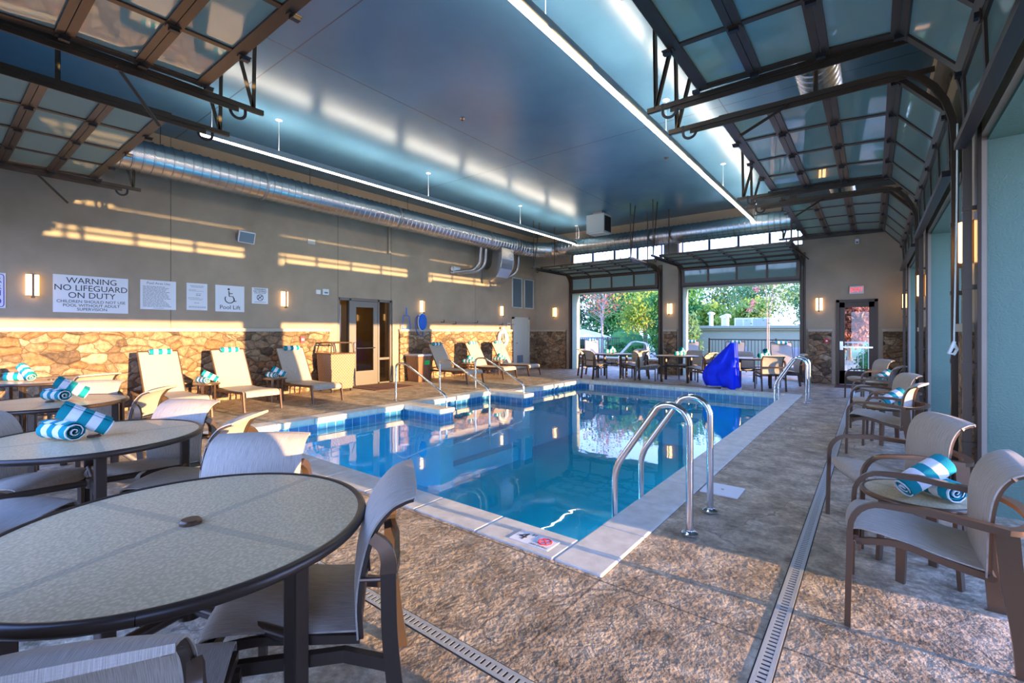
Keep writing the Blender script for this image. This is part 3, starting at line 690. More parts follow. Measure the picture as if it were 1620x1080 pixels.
for k, (ys, lab) in enumerate((((11.05, 11.3), 'pair of bent steel pipes left of the square duct elbow'), ((12.75, 13.05), 'pair of bent steel pipes right of the square duct elbow'))):
    r = empty('pipe_pair', (0, 0, 0)); tag(r, lab, 'pipe')
    for y in ys:
        p = MB(); p.tube(rounded([(-9.85, y, 4.16), (-9.9, y, 3.55), (-10.05, y - .15, 3.32), (-10.12, y - .75, 3.22), (-10.3, y - .85, 3.2)], .15, 4), .055, 12); p.build('pipe', 'galvanised', r, smooth=True)

h = empty('unit_heater', (0, 0, 0)); tag(h, 'boxy grey unit heater hung from the ceiling near the end wall', 'heater')
b_ = MB(); b_.box(-6.92, -6.33, 12.6, 13.1, 4.36, ZC - .08); b_.build('cabinet', 'louver_frame', h, bevel=.01)
b_ = MB(); b_.box(-6.88, -6.37, 12.65, 13.05, 4.34, 4.362); b_.build('discharge_grille', 'white_paint', h)
b_ = MB()
for i in range(6): b_.box(-6.334, -6.318, 12.65, 13.05, 4.42 + i * .075, 4.46 + i * .075)
b_.box(-6.333, -6.325, 12.64, 13.06, 4.40, 4.86); b_.build('side_louvers', 'black_steel', h)
b_ = MB(); b_.box(-6.75, -6.45, 12.7, 13.0, ZC - .1, ZC); b_.build('mount', 'galvanised', h)

for (x, y, lab) in ((-5.51, 5.71, 'small brass sprinkler head in the middle of the ceiling'), (-3.4, 9.6, 'small sprinkler head in the ceiling nearer the end wall')):
    s = empty('ceiling_sprinkler', (x, y, 0)); tag(s, lab, 'sprinkler', 'ceiling sprinklers')
    q = MB(); q.lathe([(.045, ZC - .006), (.04, ZC)], 16); q.build('escutcheon', 'stainless', s)
    q = MB(); q.lathe([(.02, ZC - .05), (.02, ZC - .045), (.008, ZC - .04), (.012, ZC - .006)], 12); q.build('deflector', 'bronze_tube', s)

def wall_M(side, u, z, off=0.0):
    """matrix: local x along the wall to the viewer's right, y up, z out of the wall"""
    if side == 'L': return Matrix(((0, 0, 1, XL + off), (1, 0, 0, u), (0, 1, 0, z), (0, 0, 0, 1)))
    if side == 'F': return Matrix(((1, 0, 0, u), (0, 0, -1, YF - off), (0, 1, 0, z), (0, 0, 0, 1)))
    if side == 'R': return Matrix(((0, 0, -1, XR - off), (-1, 0, 0, u), (0, 1, 0, z), (0, 0, 0, 1)))
def wall_empty(name, side, u, z, off=0.0):
    o = bpy.data.objects.new(name, None); COL.objects.link(o); o.matrix_world = wall_M(side, u, z, off); o.empty_display_size = .1; return o

def sconce_proto():
    r = bpy.data.objects.new('wall_sconce', None); COL.objects.link(r)
    b_ = MB(); b_.box(-.055, .055, -.165, .165, 0, .02); b_.build('back_plate', 'bronze_tube', r)
    l = MB(); pr = [(.075 * math.sin(a), .02 + .075 * math.cos(a) * .95) for a in [(-PI / 2 + PI * k / 10) for k in range(11)]]
    l.prism([(x, z) for x, z in pr], -.16, .16, Matrix(((1, 0, 0, 0), (0, 0, 1, 0), (0, 1, 0, 0), (0, 0, 0, 1)))); l.build('lens', 'sconce_lens', r, smooth=True)
    k = MB(); k.box(-.013, .013, -.19, .17, .095, .110); k.box(-.02, .02, -.205, -.17, .07, .112); k.box(-.03, .03, .160, .172, .0, .10); k.build('center_bar', 'bronze_tube', r)
    return r
sp = sconce_proto(); first = True
for (side, u, lab) in (('L', 1.12, 'glowing wall sconce left of the big lifeguard warning sign'), ('L', 5.04, 'glowing wall sconce between the no diving sign and the glass entrance'), ('L', 9.03, 'glowing wall sconce above the blue hose reel'), ('L', 12.7, 'glowing wall sconce above the ring buoy'),
                       ('F', -9.45, 'glowing wall sconce on the end wall beside the corner'), ('F', -5.12, 'glowing wall sconce on the pier between the end openings'), ('F', -1.13, 'glowing wall sconce left of the exit door'),
                       ('R', 5.22, 'glowing wall sconce on the nearest side pier'), ('R', 9.72, 'glowing wall sconce on the middle side pier'), ('R', 14.35, 'glowing wall sconce on the far side pier by the corner')):
    o = sp if first else copy_tree(sp); first = False
    o.matrix_world = wall_M(side, u, 2.10); tag(o, lab, 'sconce', 'wall sconces')

# signs ------------------------------------------------------------
def sign(u0, u1, z0, z1, label, mat='sign_white', side='L', off=.004):
    r = wall_empty('wall_sign', side, (u0 + u1) / 2, (z0 + z1) / 2, off); w, h_ = (u1 - u0) / 2, (z1 - z0) / 2
    b_ = MB(); b_.box(-w, w, -h_, h_, 0, .008); b_.build('panel', mat, r, bevel=.002); tag(r, label, 'sign'); return r, w, h_
T = lambda x, y, z=.009: Matrix.Translation((x, y, z))
r, w, h_ = sign(1.35, 2.30, 1.69, 2.30, 'large white warning sign reading no lifeguard on duty')
for body, y, sz in (('WARNING', .215, .135), ('NO LIFEGUARD', .095, .135), ('ON DUTY', -.025, .135), ('CHILDREN SHOULD NOT USE', -.125, .066), ('POOL WITHOUT ADULT', -.19, .066), ('SUPERVISION', -.252, .066)):
    text(body, sz, 'lettering', 'ink_black', r, T(0, y), sx=.98)
r, w, h_ = sign(2.47, 3.01, 1.78, 2.31, 'white pool area use sign with rows of small text')
text('Pool Area Use', .06, 'lettering', 'ink_grey', r, T(0, .21))
q = MB()
random.seed(3)
for i in range(16):
    y = .15 - i * .024; x0 = -.235; 
    while x0 < .17 - random.random() * .12:
        L = .02 + random.random() * .045; q.box(x0, x0 + L, y - .0045, y + .0045, .0085, .0095); x0 += L + .008
q.box(-.08, .08, -.242, -.236, .0085, .0095)
q.build('text_lines', 'ink_grey', r)
r, w, h_ = sign(3.18, 3.53, 1.79, 2.31, 'narrow white notice with small text left of the pool lift sign')
q = MB()
for (y, x0, x1, t) in ((.21, -.12, .12, .008), (.185, -.10, .10, .008), (.13, -.14, -.02, .006), (.11, -.14, .11, .005), (.06, -.02, .07, .006), (.03, -.02, .06, .012), (-.02, -.15, .04, .005), (-.04, -.15, .10, .005), (-.06, -.12, .08, .005), (-.12, -.05, .03, .008), (-.19, -.14, .15, .007), (-.21, -.14, .15, .007)):
    x = x0
    while x < x1: L = .02 + random.random() * .03; q.box(x, min(x1, x + L), y - t / 2, y + t / 2, .0085, .0095); x += L + .006
q.build('text_lines', 'ink_grey', r)
r, w, h_ = sign(3.67, 4.21, 1.78, 2.31, 'white pool lift sign with a wheelchair symbol')
text('Pool Lift', .115, 'lettering', 'ink_black', r, T(0, -.18))
q = MB(); z = .0095
q.tube([(x, y, z) for x, y, _ in arc((-.01, -.005, 0), .085, math.radians(150), math.radians(372), 16, 'xy')], .009, 6)
q.disc((-.028, .19, z), .021, .004, 14)
q.tube([(-.025, .155, z), (-.018, .045, z), (.052, .045, z), (.085, -.055, z), (.115, -.045, z)], .0095, 6); q.tube([(-.02, .105, z), (.045, .105, z)], .008, 6)
q.build('wheelchair_symbol', 'ink_black', r)
r, w, h_ = sign(4.36, 4.69, 1.97, 2.31, 'small white no diving warning sign beside the sconce')
for body, y, sz in (('WARNING', .135, .052), ('NO DIVING', .092, .052), ('SHALLOW WATER', .056, .028)): text(body, sz, 'lettering', 'ink_black', r, T(0, y))
q = MB(); q.tube([(x, y, z) for x, y, _ in arc((0, -.04, 0), .062, 0, 2 * PI, 20, 'xy')], .006, 6); q.tube([(-.044, .004, z), (.044, -.084, z)], .005, 6); q.tube([(.04, .0, z), (-.02, -.05, z), (-.045, -.075, z)], .008, 6)
q.box(-.12, .12, -.137, -.131, .0085, .0095); q.build('prohibition_symbol', 'ink_black', r)
r, w, h_ = sign(0.24, 0.84, 1.73, 2.26, 'white sign with purple lettering cut by the picture edge')
q = MB(); q.tube(rounded([(-.28, 0, z), (-.28, .245, z), (.28, .245, z), (.28, -.245, z), (-.28, -.245, z), (-.28, 0, z)], .04, 4), .006, 6); q.build('border', 'ink_purple', r)
for body, x, y, sz in (('R', .222, .155, .13), ('R', .228, .05, .10), ('d', .226, -.04, .12)): text(body, sz, 'lettering', 'ink_purple', r, T(x, y))
q = MB(); q.disc((.2, -.16, .0095), .055, .003, 18); q.build('symbol', 'ink_purple', r)
# exit sign
r = wall_empty('exit_sign', 'F', -.33, 2.44); tag(r, 'lit exit sign above the dark framed exit door', 'exit sign')
b_ = MB(); b_.box(-.15, .15, -.10, .10, 0, .05); b_.build('housing', 'exit_face', r, bevel=.006)
text('EXIT', .155, 'lettering', 'exit_red', r, T(0, 0, .052), sx=.85)

# small wall devices
def device(name, side, u, z, boxes, label, cat, mat='white_paint'):
    r = wall_empty(name, side, u, z); tag(r, label, cat)
    for (pn, x0, x1, y0, y1, z0, z1, m_) in boxes: q = MB(); q.box(x0, x1, y0, y1, z0, z1); q.build(pn, m_ or mat, r, bevel=.004)
    return r
r = wall_empty('wall_speaker', 'L', 4.19, 3.32); tag(r, 'grey box loudspeaker mounted high above the pool lift sign', 'speaker')
Mx = Matrix.Translation((0, 0, .17)) @ R90('X', 18) @ R90('Y', -18)
q = MB(); q.box(-.15, .15, -.12, .12, -.08, .08, Mx); q.build('cabinet', 'white_paint', r, bevel=.015)
q = MB(); q.box(-.13, .13, -.10, .10, .08, .088, Mx); q.build('grille', 'louver_grey', r)
q = MB(); q.tube([(-.1, 0, 0), (-.1, 0, .12)], .025, 8); q.box(-.15, -.05, -.06, .06, 0, .012); q.build('bracket', 'galvanised', r)
device('thermostat', 'L', 5.84, 2.31, [('cover', -.055, .055, -.05, .05, 0, .03, None)], 'small square white wall box left of the strobe', 'thermostat')
device('fire_strobe', 'L', 6.02, 2.32, [('housing', -.075, .075, -.07, .07, 0, .05, None), ('lamp', -.045, .045, -.035, .0, .05, .062, 'louver_grey')], 'white fire strobe beside the glass entrance', 'alarm')
device('junction_box', 'L', 5.66, 3.46, [('cover', -.09, .09, -.055, .055, 0, .045, 'louver_frame')], 'small grey junction box high on the sign wall', 'box')
device('fire_alarm', 'L', 5.42, 1.19, [('housing', -.05, .05, -.07, .07, .07, .10, 'red_paint'), ('label', -.03, .03, -.02, .03, .10, .103, 'white_paint')], 'red fire alarm pull on the stone beside the wicker cart', 'alarm')
device('fire_alarm', 'F', -.96, 1.13, [('housing', -.05, .05, -.06, .06, .07, .10, 'red_paint'), ('label', -.02, .02, -.02, .02, .10, .103, 'white_paint')], 'red fire alarm pull on the stone left of the exit door', 'alarm')
device('wall_sensor', 'F', -.32, 3.68, [('housing', -.04, .04, -.06, .06, 0, .04, None), ('lens', -.02, .02, -.04, -.01, .04, .046, 'black_steel')], 'small white sensor high above the exit sign', 'sensor')
device('wall_notice', 'L', 13.12, 1.62, [('panel', -.09, .09, -.06, .06, 0, .008, 'sign_white'), ('print', -.06, .06, -.03, .03, .008, .010, 'ink_red')], 'tiny notice beside the cream service door', 'sign')
r = wall_empty('emergency_light', 'L', 10.33, 3.3); tag(r, 'twin head emergency light high on the sign wall', 'light')
q = MB(); q.box(-.14, .14, -.11, .11, .02, .16, R90('X', 10)); q.build('housing', 'louver_frame', r, bevel=.01)
q = MB(); q.disc((0, 0, 0), .05, .03, 14); o = q.build('lamp', 'white_paint', r); o.matrix_local = Matrix.Translation((-.2, 0, .14))
q = MB(); q.box(-.1, .1, -.07, .07, .16, .175, R90('X', 10)); q.build('face', 'sign_white', r)
q = MB(); q.tube([(XL + .05, 7.86, 3.5), (XL + .05, 7.86, 4.3)], .035, 10); q.disc((XL + .05, 7.86, 3.5), .05, .05, 12); tag(q.build('wall_pipe', 'wall_plaster_far', smooth=True), 'short painted pipe stub above the glass entrance', 'pipe')

def louver(u, z0, z1, w, label):
    r = wall_empty('louver', 'L', u, (z0 + z1) / 2); h2 = (z1 - z0) / 2; tag(r, label, 'vent', 'tall wall louvers')
    q = MB(); q.box(-w, -w + .035, -h2, h2, 0, .03); q.box(w - .035, w, -h2, h2, 0, .03); q.box(-w, w, -h2, -h2 + .035, 0, .03); q.box(-w, w, h2 - .035, h2, 0, .03); q.build('frame', 'louver_frame', r)
    q = MB(); n = 26
    for i in range(n): y = -h2 + .05 + (2 * h2 - .1) * i / (n - 1); q._add([(-w + .03, y - .012, .022), (w - .03, y - .012, .022), (w - .03, y + .012, .004), (-w + .03, y + .012, .004)], [(0, 1, 2, 3)])
    q.box(-w + .03, w - .03, -h2 + .03, h2 - .03, 0, .003); q.build('slats', 'louver_grey', r)
louver(13.60, 2.24, 3.35, .30, 'tall grey wall louver nearer the duct elbow'); louver(14.34, 2.24, 3.35, .30, 'tall grey wall louver nearer the room corner')

# cream service door
r = wall_empty('door_20', 'L', 13.80, 0); struct(r, 'plain cream service door in the sign wall by the corner', 'door')
q = MB(); q.box(-.43, .43, 0.01, 1.83, .005, .05); q.build('leaf', 'door_cream', r)
q = MB(); q.box(-.5, -.43, 0, 1.90, 0, .08); q.box(.43, .5, 0, 1.90, 0, .08); q.box(-.5, .5, 1.83, 1.90, 0, .08); q.build('door_frame', 'door_cream', r)
q = MB(); q.box(-.25, .1, .22, .5, .05, .06)
for i in range(7): q.box(-.24, .09, .24 + i * .036, .255 + i * .036, .06, .066)
q.build('vent_grille', 'louver_grey', r)
q = MB(); q.tube([(-.36, .95, .05), (-.36, .95, .09), (-.27, .95, .095)], .01, 8); q.build('handle', 'stainless', r)
q = MB(); q.box(.425, .435, .3, .4, .05, .062); q.box(.425, .435, 1.5, 1.6, .05, .062); q.build('hinge', 'stainless', r)

# glazed entrance in the sign wall: sidelight, leaf, sidelight, with the lobby behind
r = empty('door_21', (XL, 0, 0)); struct(r, 'aluminium and glass entrance with sidelights in the sign wall', 'door')
q = MB(); X0 = -.16
for y in (DL0, 6.70, 7.55, DL1 - .06): q.box(X0, X0 + .12, y, y + .055, 0, DLZ)
q.box(X0, X0 + .12, DL0, DL1, DLZ - .06, DLZ); q.box(X0, X0 + .12, DL0, DL1, 0, .03); q.box(X0 + .02, X0 + .1, 7.55, DL1, .62, .68); q.box(X0 + .02, X0 + .1, DL0, 6.7, .62, .68)
q.build('door_frame', 'aluminium_frame', r)
q = MB(); X1 = -.10
for (a, b_, z0, z1) in ((6.755, 6.90, .02, 2.15), (7.42, 7.55, .02, 2.15), (6.90, 7.42, .02, .36), (6.90, 7.42, 2.0, 2.15)): q.box(X1, X1 + .05, a, b_, z0, z1)
lf = q.build('leaf', 'aluminium_frame', r)
q = MB(); q.box(X1 + .02, X1 + .03, 6.88, 7.44, .34, 2.02); q.build('pane', 'tinted_glass', lf)
q = MB(); q.tube(rounded([(X1 + .05, 6.83, 1.1), (X1 + .11, 6.83, 1.1), (X1 + .11, 6.83, .86), (X1 + .05, 6.83, .86)], .02, 3), .014, 8); q.build('pull_handle', 'stainless', lf)
q = MB(); q.tube([(X1 + .06, 6.86, .95), (X1 + .06, 7.46, .95)], .016, 8); q.build('push_bar', 'stainless', lf)
for (a, b_) in ((DL0 + .055, 6.70), (7.605, DL1 - .06)): q = MB(); q.box(X0 + .05, X0 + .06, a, b_, .03, DLZ - .06); q.build('sidelight_pane', 'tinted_glass', r)
q = MB(); q.box(XL - 2.4, XL - 2.3, DL0 - 1.0, DL1 + 2, 0, 2.7); q.box(XL - 2.4, XL - WT, DL1 + 2, DL1 + 2.1, 0, 2.7); q.box(XL - 2.4, XL - WT, DL0 - 1.1, DL0 - 1, 0, 2.7); q.box(XL - 2.4, XL - WT - .005, DL0 - 1, DL1 + 2.1, 2.7, 2.8)
struct(q.build('wall_lobby', 'interior_tan'), 'tan lobby walls behind the glass entrance', 'wall')
flat('added_lobby_lamp', (1, .9, .75), .5, emit=(1.0, .74, .42), es=5.0)  # lobby lamp added to brighten the view through the entrance glass
o = empty('added_ceiling_light', (XL - 1.3, 7.2, 2.66)); tag(o, 'square ceiling lamp added to light the lobby behind the glass entrance', 'light')
q = MB(); q.box(-.32, .32, -.32, .32, 0, .04); q.build('housing', 'white_paint', o); q = MB(); q.box(-.28, .28, -.28, .28, -.01, 0); q.build('lens', 'added_lobby_lamp', o)
flat('added_pool_lamp', (.8, .95, 1), .5, emit=(.55, .85, 1.0), es=60.0)  # underwater lamps, out of view, added to brighten the water
for (x, y, hx, hy, lab) in ((-2.6, PYN + .02, .14, .02, 'added unseen underwater lamp in the near pool wall by the ladder'), (-5.2, PYN + .02, .14, .02, 'added unseen underwater lamp in the near pool wall by the tables'), (PXR - .02, 5.4, .02, .14, 'added unseen underwater lamp in the garage side pool wall, nearer one'), (PXR - .02, 8.8, .02, .14, 'added unseen underwater lamp in the garage side pool wall, farther one')):
    q = MB(); Mp = Matrix.Translation((x, y, -.75)) @ (R90('X', 90) if hx > hy else R90('Y', 90)); q.lathe([(.02, -.02), (.13, -.02), (.14, 0), (.13, .02), (.02, .02)], 20, M=Mp)
    tag(q.build('added_pool_light', 'added_pool_lamp'), lab, 'added pool light', 'added underwater pool lamps')
q = MB(); q.box(XL + .1, XL + 1.25, 6.55, 7.75, 0, .012); tag(q.build('door_mat', 'mat_brown', bevel=.004), 'dark red-brown mat in front of the glass entrance', 'mat')
q = MB(); q.box(-.75, .05, YF - .85, YF - .1, 0, .012); tag(q.build('door_mat', 'mat_brown', bevel=.004), 'dark mat in front of the exit door', 'mat')

# exit door in the far wall
r = empty('door_22', (0, YF, 0)); struct(r, 'dark bronze exit door with a tall glass pane', 'door')
q = MB(); q.box(ED[0] - .0, ED[0] + .07, -.03, .14, 0, ED[2]); q.box(ED[1] - .07, ED[1], -.03, .14, 0, ED[2]); q.box(ED[0], ED[1], -.03, .14, ED[2] - .07, ED[2]); q.build('door_frame', 'bronze_frame', r)
q = MB(); a0, a1 = ED[0] + .07, ED[1] - .07
for (x0, x1, z0, z1) in ((a0, a0 + .11, .01, ED[2] - .07), (a1 - .11, a1, .01, ED[2] - .07), (a0, a1, .01, .36), (a0, a1, 2.0, ED[2] - .07)): q.box(x0, x1, .02, .07, z0, z1)
lf = q.build('leaf', 'bronze_frame', r)
q = MB(); q.box(a0 + .1, a1 - .1, .04, .05, .34, 2.02); q.build('pane', 'clear_glass', lf)
q = MB(); q.box(a0 + .03, a1 - .03, -.06, -.02, .955, .995); q.box(a0 + .01, a0 + .08, -.05, .02, .90, 1.12); q.build('push_bar', 'stainless', lf)

# pool tools on the wall: leaf net, hose reel, pole
r = wall_empty('leaf_net', 'L', 8.40, 1.72, .09); tag(r, 'blue pool leaf net hung on the sign wall', 'pool net')
q = MB(); q.tube(rounded([(-.02, .10, 0), (-.11, .09, 0), (-.15, -.27, 0), (.15, -.27, 0), (.11, .09, 0), (.02, .10, 0)], .06, 4), .012, 8); q.build('rim', 'plastic_blue', r)
q = MB(); q.tube([(0, .10, 0), (0, .32, 0)], .018, 8); q.build('handle', 'plastic_blue', r)
q = MB()
for i in range(9): x = -.13 + i * .0325; q.tube([(x, -.26, 0), (x * .8, .08, -.01)], .0012, 4)
for i in range(9): yv = -.25 + i * .038; q.tube([(-.135, yv, 0), (.135, yv, 0)], .0012, 4)
q.build('mesh', 'louver_grey', r)
r = wall_empty('hose_reel', 'L', 8.95, 1.65, .09); tag(r, 'round blue vacuum hose reel on the sign wall', 'hose reel')
q = MB(); q.lathe([(.02, .0), (.22, .02), (.24, .05), (.22, .08), (.05, .10), (.02, .10)], 24); q.build('disc', 'plastic_blue', r, smooth=True)
r.scale = (.6, 1, 1)
q = MB(); q.tube([(.24 * math.cos(a), .24 * math.sin(a), .02) for a in [2 * PI * k / 24 for k in range(25)]], .02, 8); q.build('rim', 'sign_white', r, smooth=True)
q = MB(); q.tube(spline([(-.1, .15, .05), (-.3, .17, .03), (-.42, .02, .03), (-.38, -.2, .03), (-.2, -.38, .04), (.02, -.4, .05), (.04, -.28, .05)], 6), .012, 8); q.build('hose', 'plastic_blue', r, smooth=True)
for (z_, y0, y1, lab) in ((1.68, 9.1, 12.0, 'long aluminium pool pole on the upper wall hooks'), (1.63, 9.6, 13.3, 'second thin pool pole resting just below the first')):
    q = MB(); q.tube([(XL + .12, y0, z_), (XL + .12, y1, z_)], .013, 8); o = tag(q.build('pool_pole', 'galvanised', smooth=True), lab, 'pole', 'wall hung pool poles')
    for y in (y0 + .7, y1 - .7): q = MB(); q.box(XL, XL + .13, y - .012, y + .012, z_ - .03, z_ - .013); q.box(XL + .13, XL + .14, y - .012, y + .012, z_ - .03, z_ + .05); q.build('hook', 'black_steel', o)
# ring buoy
r = wall_empty('ring_buoy', 'L', 12.62, 1.12, .13); tag(r, 'white ring buoy with rope hung on the stone wainscot', 'ring buoy')
q = MB(); q.tube([(.22 * math.cos(a), .26 * math.sin(a), 0) for a in [2 * PI * k / 28 for k in range(29)]], .065, 12, up=(0, 0, 1)); q.build('ring', 'white_paint', r, smooth=True)
random.seed(5)
q = MB(); q.tube(spline([(.05 * math.cos(k * 1.1) + random.uniform(-.04, .04), .33 + .10 * math.sin(k * 1.7), .03 * math.sin(k)) for k in range(16)], 4), .014, 6); q.tube(spline([(-.04, .3, .05), (-.08, .1, .07), (-.05, -.1, .07), (.03, .0, .07), (.05, .25, .05)], 6), .012, 6); q.build('rope', 'rope_white', r, smooth=True)

# ================================================================== POOL RAILS
def flange(q, x, y, z=.012): q.lathe([(.055, z), (.055, z + .008), (.03, z + .022), (.024, z + .022)], 18, (x, y, 0))
def ladder_rail(x0, y0, lab, h=.86, reach=.55):
    """deck post at x0, arcs over the coping to -x and drops into the water"""
    r = empty('grab_rail', (x0, y0, 0)); tag(r, lab, 'handrail', 'stainless pool ladder rails')
    pts = [(0, 0, 0), (0, 0, h - .12)] + arc((-.14, 0, h - .13), .14, 0, PI * .70, 8)[1:] + [(-reach + .03, 0, .40), (-reach, 0, .30), (-reach, 0, -.95)]
    q = MB(); q.tube(rounded(pts[:2], .01) + pts[2:-3] + rounded(pts[-4:], .09, 5)[1:], .0235, 14, up=(0, 1, 0)); tb_ = q.build('tube', 'stainless', r, smooth=True)
    q = MB(); flange(q, 0, 0); q.build('flange', 'stainless', tb_, smooth=True)
    return r
ladder_rail(-.98, 3.22, 'near rail of the stainless ladder at the near pool corner')
ladder_rail(-.98, 3.72, 'far rail of the stainless ladder at the near pool corner')
ladder_rail(-1.0, 10.42, 'near rail of the stainless ladder at the far pool corner', reach=.53)
ladder_rail(-1.0, 10.92, 'far rail of the stainless ladder at the far pool corner', reach=.53)
q = MB()
for z_ in (-.35, -.65): q.box(-1.62, -1.50, 3.2, 3.74, z_ - .02, z_)
tag(q.build('ladder_tread', 'sign_white', bevel=.008), 'pale underwater ladder treads at the near pool corner', 'ladder step')
def step_rail(x0, x1, y, zend, lab):
    r = empty('step_rail', (x0, y, 0)); tag(r, lab, 'handrail', 'handrails down the entry steps')
    q = MB(); q.tube(rounded([(0, 0, 0), (0, 0, .74), (.28, 0, .76), (x1 - x0, 0, .22), (x1 - x0, 0, zend)], .11, 6), .0215, 12, up=(0, 1, 0)); tb_ = q.build('tube', 'stainless', r, smooth=True)
    q = MB(); flange(q, 0, 0); q.build('flange', 'stainless', tb_, smooth=True)
step_rail(-7.48, -6.05, 5.86, .012, 'entry step handrail standing on the nearest coping ledge')
step_rail(-7.48, -6.05, 7.05, -.9, 'middle entry step handrail running down into the water')
step_rail(-7.48, -6.05, 8.20, .012, 'entry step handrail standing on the farther coping ledge')

# deck markings and lid
q = MB(); q.box(-.15, .15, -.15, .15, 0, .010); o = q.build('skimmer_lid', 'white_paint', bevel=.003); o.location = (-1.03, 4.30, 0.0); tag(o, 'square white skimmer lid set in the deck by the ladder', 'lid')
q = MB(); q.disc((0, 0, .012), .012, .004, 10); q.build('screw', 'galvanised', o)
def depth_tile(x, y, rz, body, label, kind, name='depth_marker', z_=.012):
    r = empty(name, (x, y, z_), rz); tag(r, label, 'depth marker')
    q = MB(); q.box(-.075, .075, -.075, .075, 0, .004); q.build('tile', 'white_paint', r)
    if kind == 'num':
        text(body, .13, 'numeral', 'ink_black', r, T(-.01, .0, .005)); text('FT', .035, 'lettering', 'ink_black', r, T(.05, .05, .005))
    else:
        q = MB(); q.tube([(.045 * math.cos(a), .012 + .045 * math.sin(a), .005) for a in [2 * PI * k / 8 for k in range(9)]], .005, 5); q.tube([(-.03, .045, .005), (.03, -.02, .005)], .004, 5); q.tube([(.03, .045, .005), (-.03, -.02, .005)], .004, 5); q.build('symbol', 'ink_red', r)
        text('NO DIVING', .024, 'lettering', 'ink_grey', r, T(0, -.058, .005))
    return r
depth_tile(-1.83, 2.49, 0, '4', 'white depth tile with a black 4 on the near coping', 'num'); depth_tile(-1.675, 2.49, 0, '', 'white no diving tile beside the 4 foot tile', 'nd')
depth_tile(-6.55, 2.49, 0, '3', 'white depth tile on the near coping by the dining tables', 'num'); depth_tile(-6.395, 2.49, 0, '', 'white no diving tile on the near coping by the dining tables', 'nd')
for (x, y, body, rz, lab) in ((-6.945, 6.28, '3', PI / 2, 'small waterline depth tile reading 3 between the step rails'), (-6.15, 11.49, '3', 0, 'small waterline depth tile under the far coping')):
    r = empty('depth_marker', (0, 0, 0)); r.matrix_world = Matrix.Translation((x, y, -.16)) @ Matrix.Rotation(rz, 4, 'Z') @ R90('X', 90)
    tag(r, lab, 'depth marker'); q = MB(); q.box(-.07, .07, -.07, .07, -.004, .004); q.build('tile', 'white_paint', r); text(body, .11, 'numeral', 'ink_black', r, T(0, 0, .005))

# ================================================================== FURNITURE
def armchair_proto():
    r = empty('armchair')
    sw_ = .47
    p = sp2([(.255, .385), (.275, .425), (.235, .445), (.10, .43), (-.06, .395), (-.20, .375)], 5)
    q = MB(); q.sheet(p, sw_, .006, 8, .03); q.build('seat', 'sling_fabric', r, smooth=True)
    p = sp2([(-.180, .355), (-.183, .48), (-.188, .60), (-.205, .70), (-.24, .77), (-.285, .803), (-.315, .812)], 5)
    q = MB(); q.sheet([(-.327, .799), (-.325, .815)] + [(x, z) for x, z in reversed(p)], sw_ + .026, .006, 8, -.030); br = q.build('backrest', 'sling_fabric', r, smooth=True)
    q = MB()
    for s in (-1, 1):
        q.bar([(x, s * sw_ / 2, z - .012) for x, z in sp2([(.255, .40), (.10, .425), (-.06, .39), (-.21, .365)], 4)], .016, .03)
    q.tube([(.255, -sw_ / 2, .40), (.255, sw_ / 2, .40)], .014, 8); q.tube([(-.20, -.27, .365), (-.20, .27, .365)], .013, 8); q.bar([(.24, -.285, .375), (.24, .285, .375)], .012, .03)
    q.build('seat_frame', 'bronze_tube', r, smooth=True)
    q = MB()
    for s in (-1, 1): q.bar([(x - .012 * (1 if z < .78 else .2), s * sw_ / 2, z - (.002 if z < .78 else .010)) for x, z in p], .016, .016, up=(0, 1, 0))
    q.tube([(-.313, -sw_ / 2, .802), (-.313, sw_ / 2, .802)], .008, 8)
    q.build('back_frame', 'bronze_tube', br, smooth=True)
    for s in (-1, 1):
        q = MB(); q.bar([(.285, s * .295, 0), (.275, s * .295, .46)], .024, .018, up=(0, 1, 0)); q.build('leg', 'bronze_tube', r)
        q = MB(); q.bar([(.275, s * .295, .455)] + [(.275 - .12 * (1 - math.cos(a)), s * .295, .46 + .135 * math.sin(a)) for a in [PI / 2 * k / 6 for k in range(1, 7)]] + [(.0, s * .295, .60), (-.24, s * .29, .575)], .03, .018, up=(0, 1, 0), ws=[.024] * 7 + [.03, .03], hs=[.024] * 7 + [.032, .05]); q.build('armrest', 'bronze_tube', r, smooth=True)
        q = MB(); q.bar(spline([(-.235, s * .285, .575), (-.25, s * .285, .38), (-.28, s * .285, .18), (-.295, s * .285, 0)], 5), .07, .022, up=(0, 1, 0), ws=None, hs=None); q.build('leg', 'bronze_tube', r, smooth=True)
    q = MB(); pts = [(-.23 - .12 * math.cos(a), .29 * math.sin(a), .577) for a in [(-PI / 2 + PI * k / 14) for k in range(15)]]
    q.bar(pts, .045, .022, up=(0, 0, 1)); q.build('back_brace', 'bronze_tube', r, smooth=True)
    return r
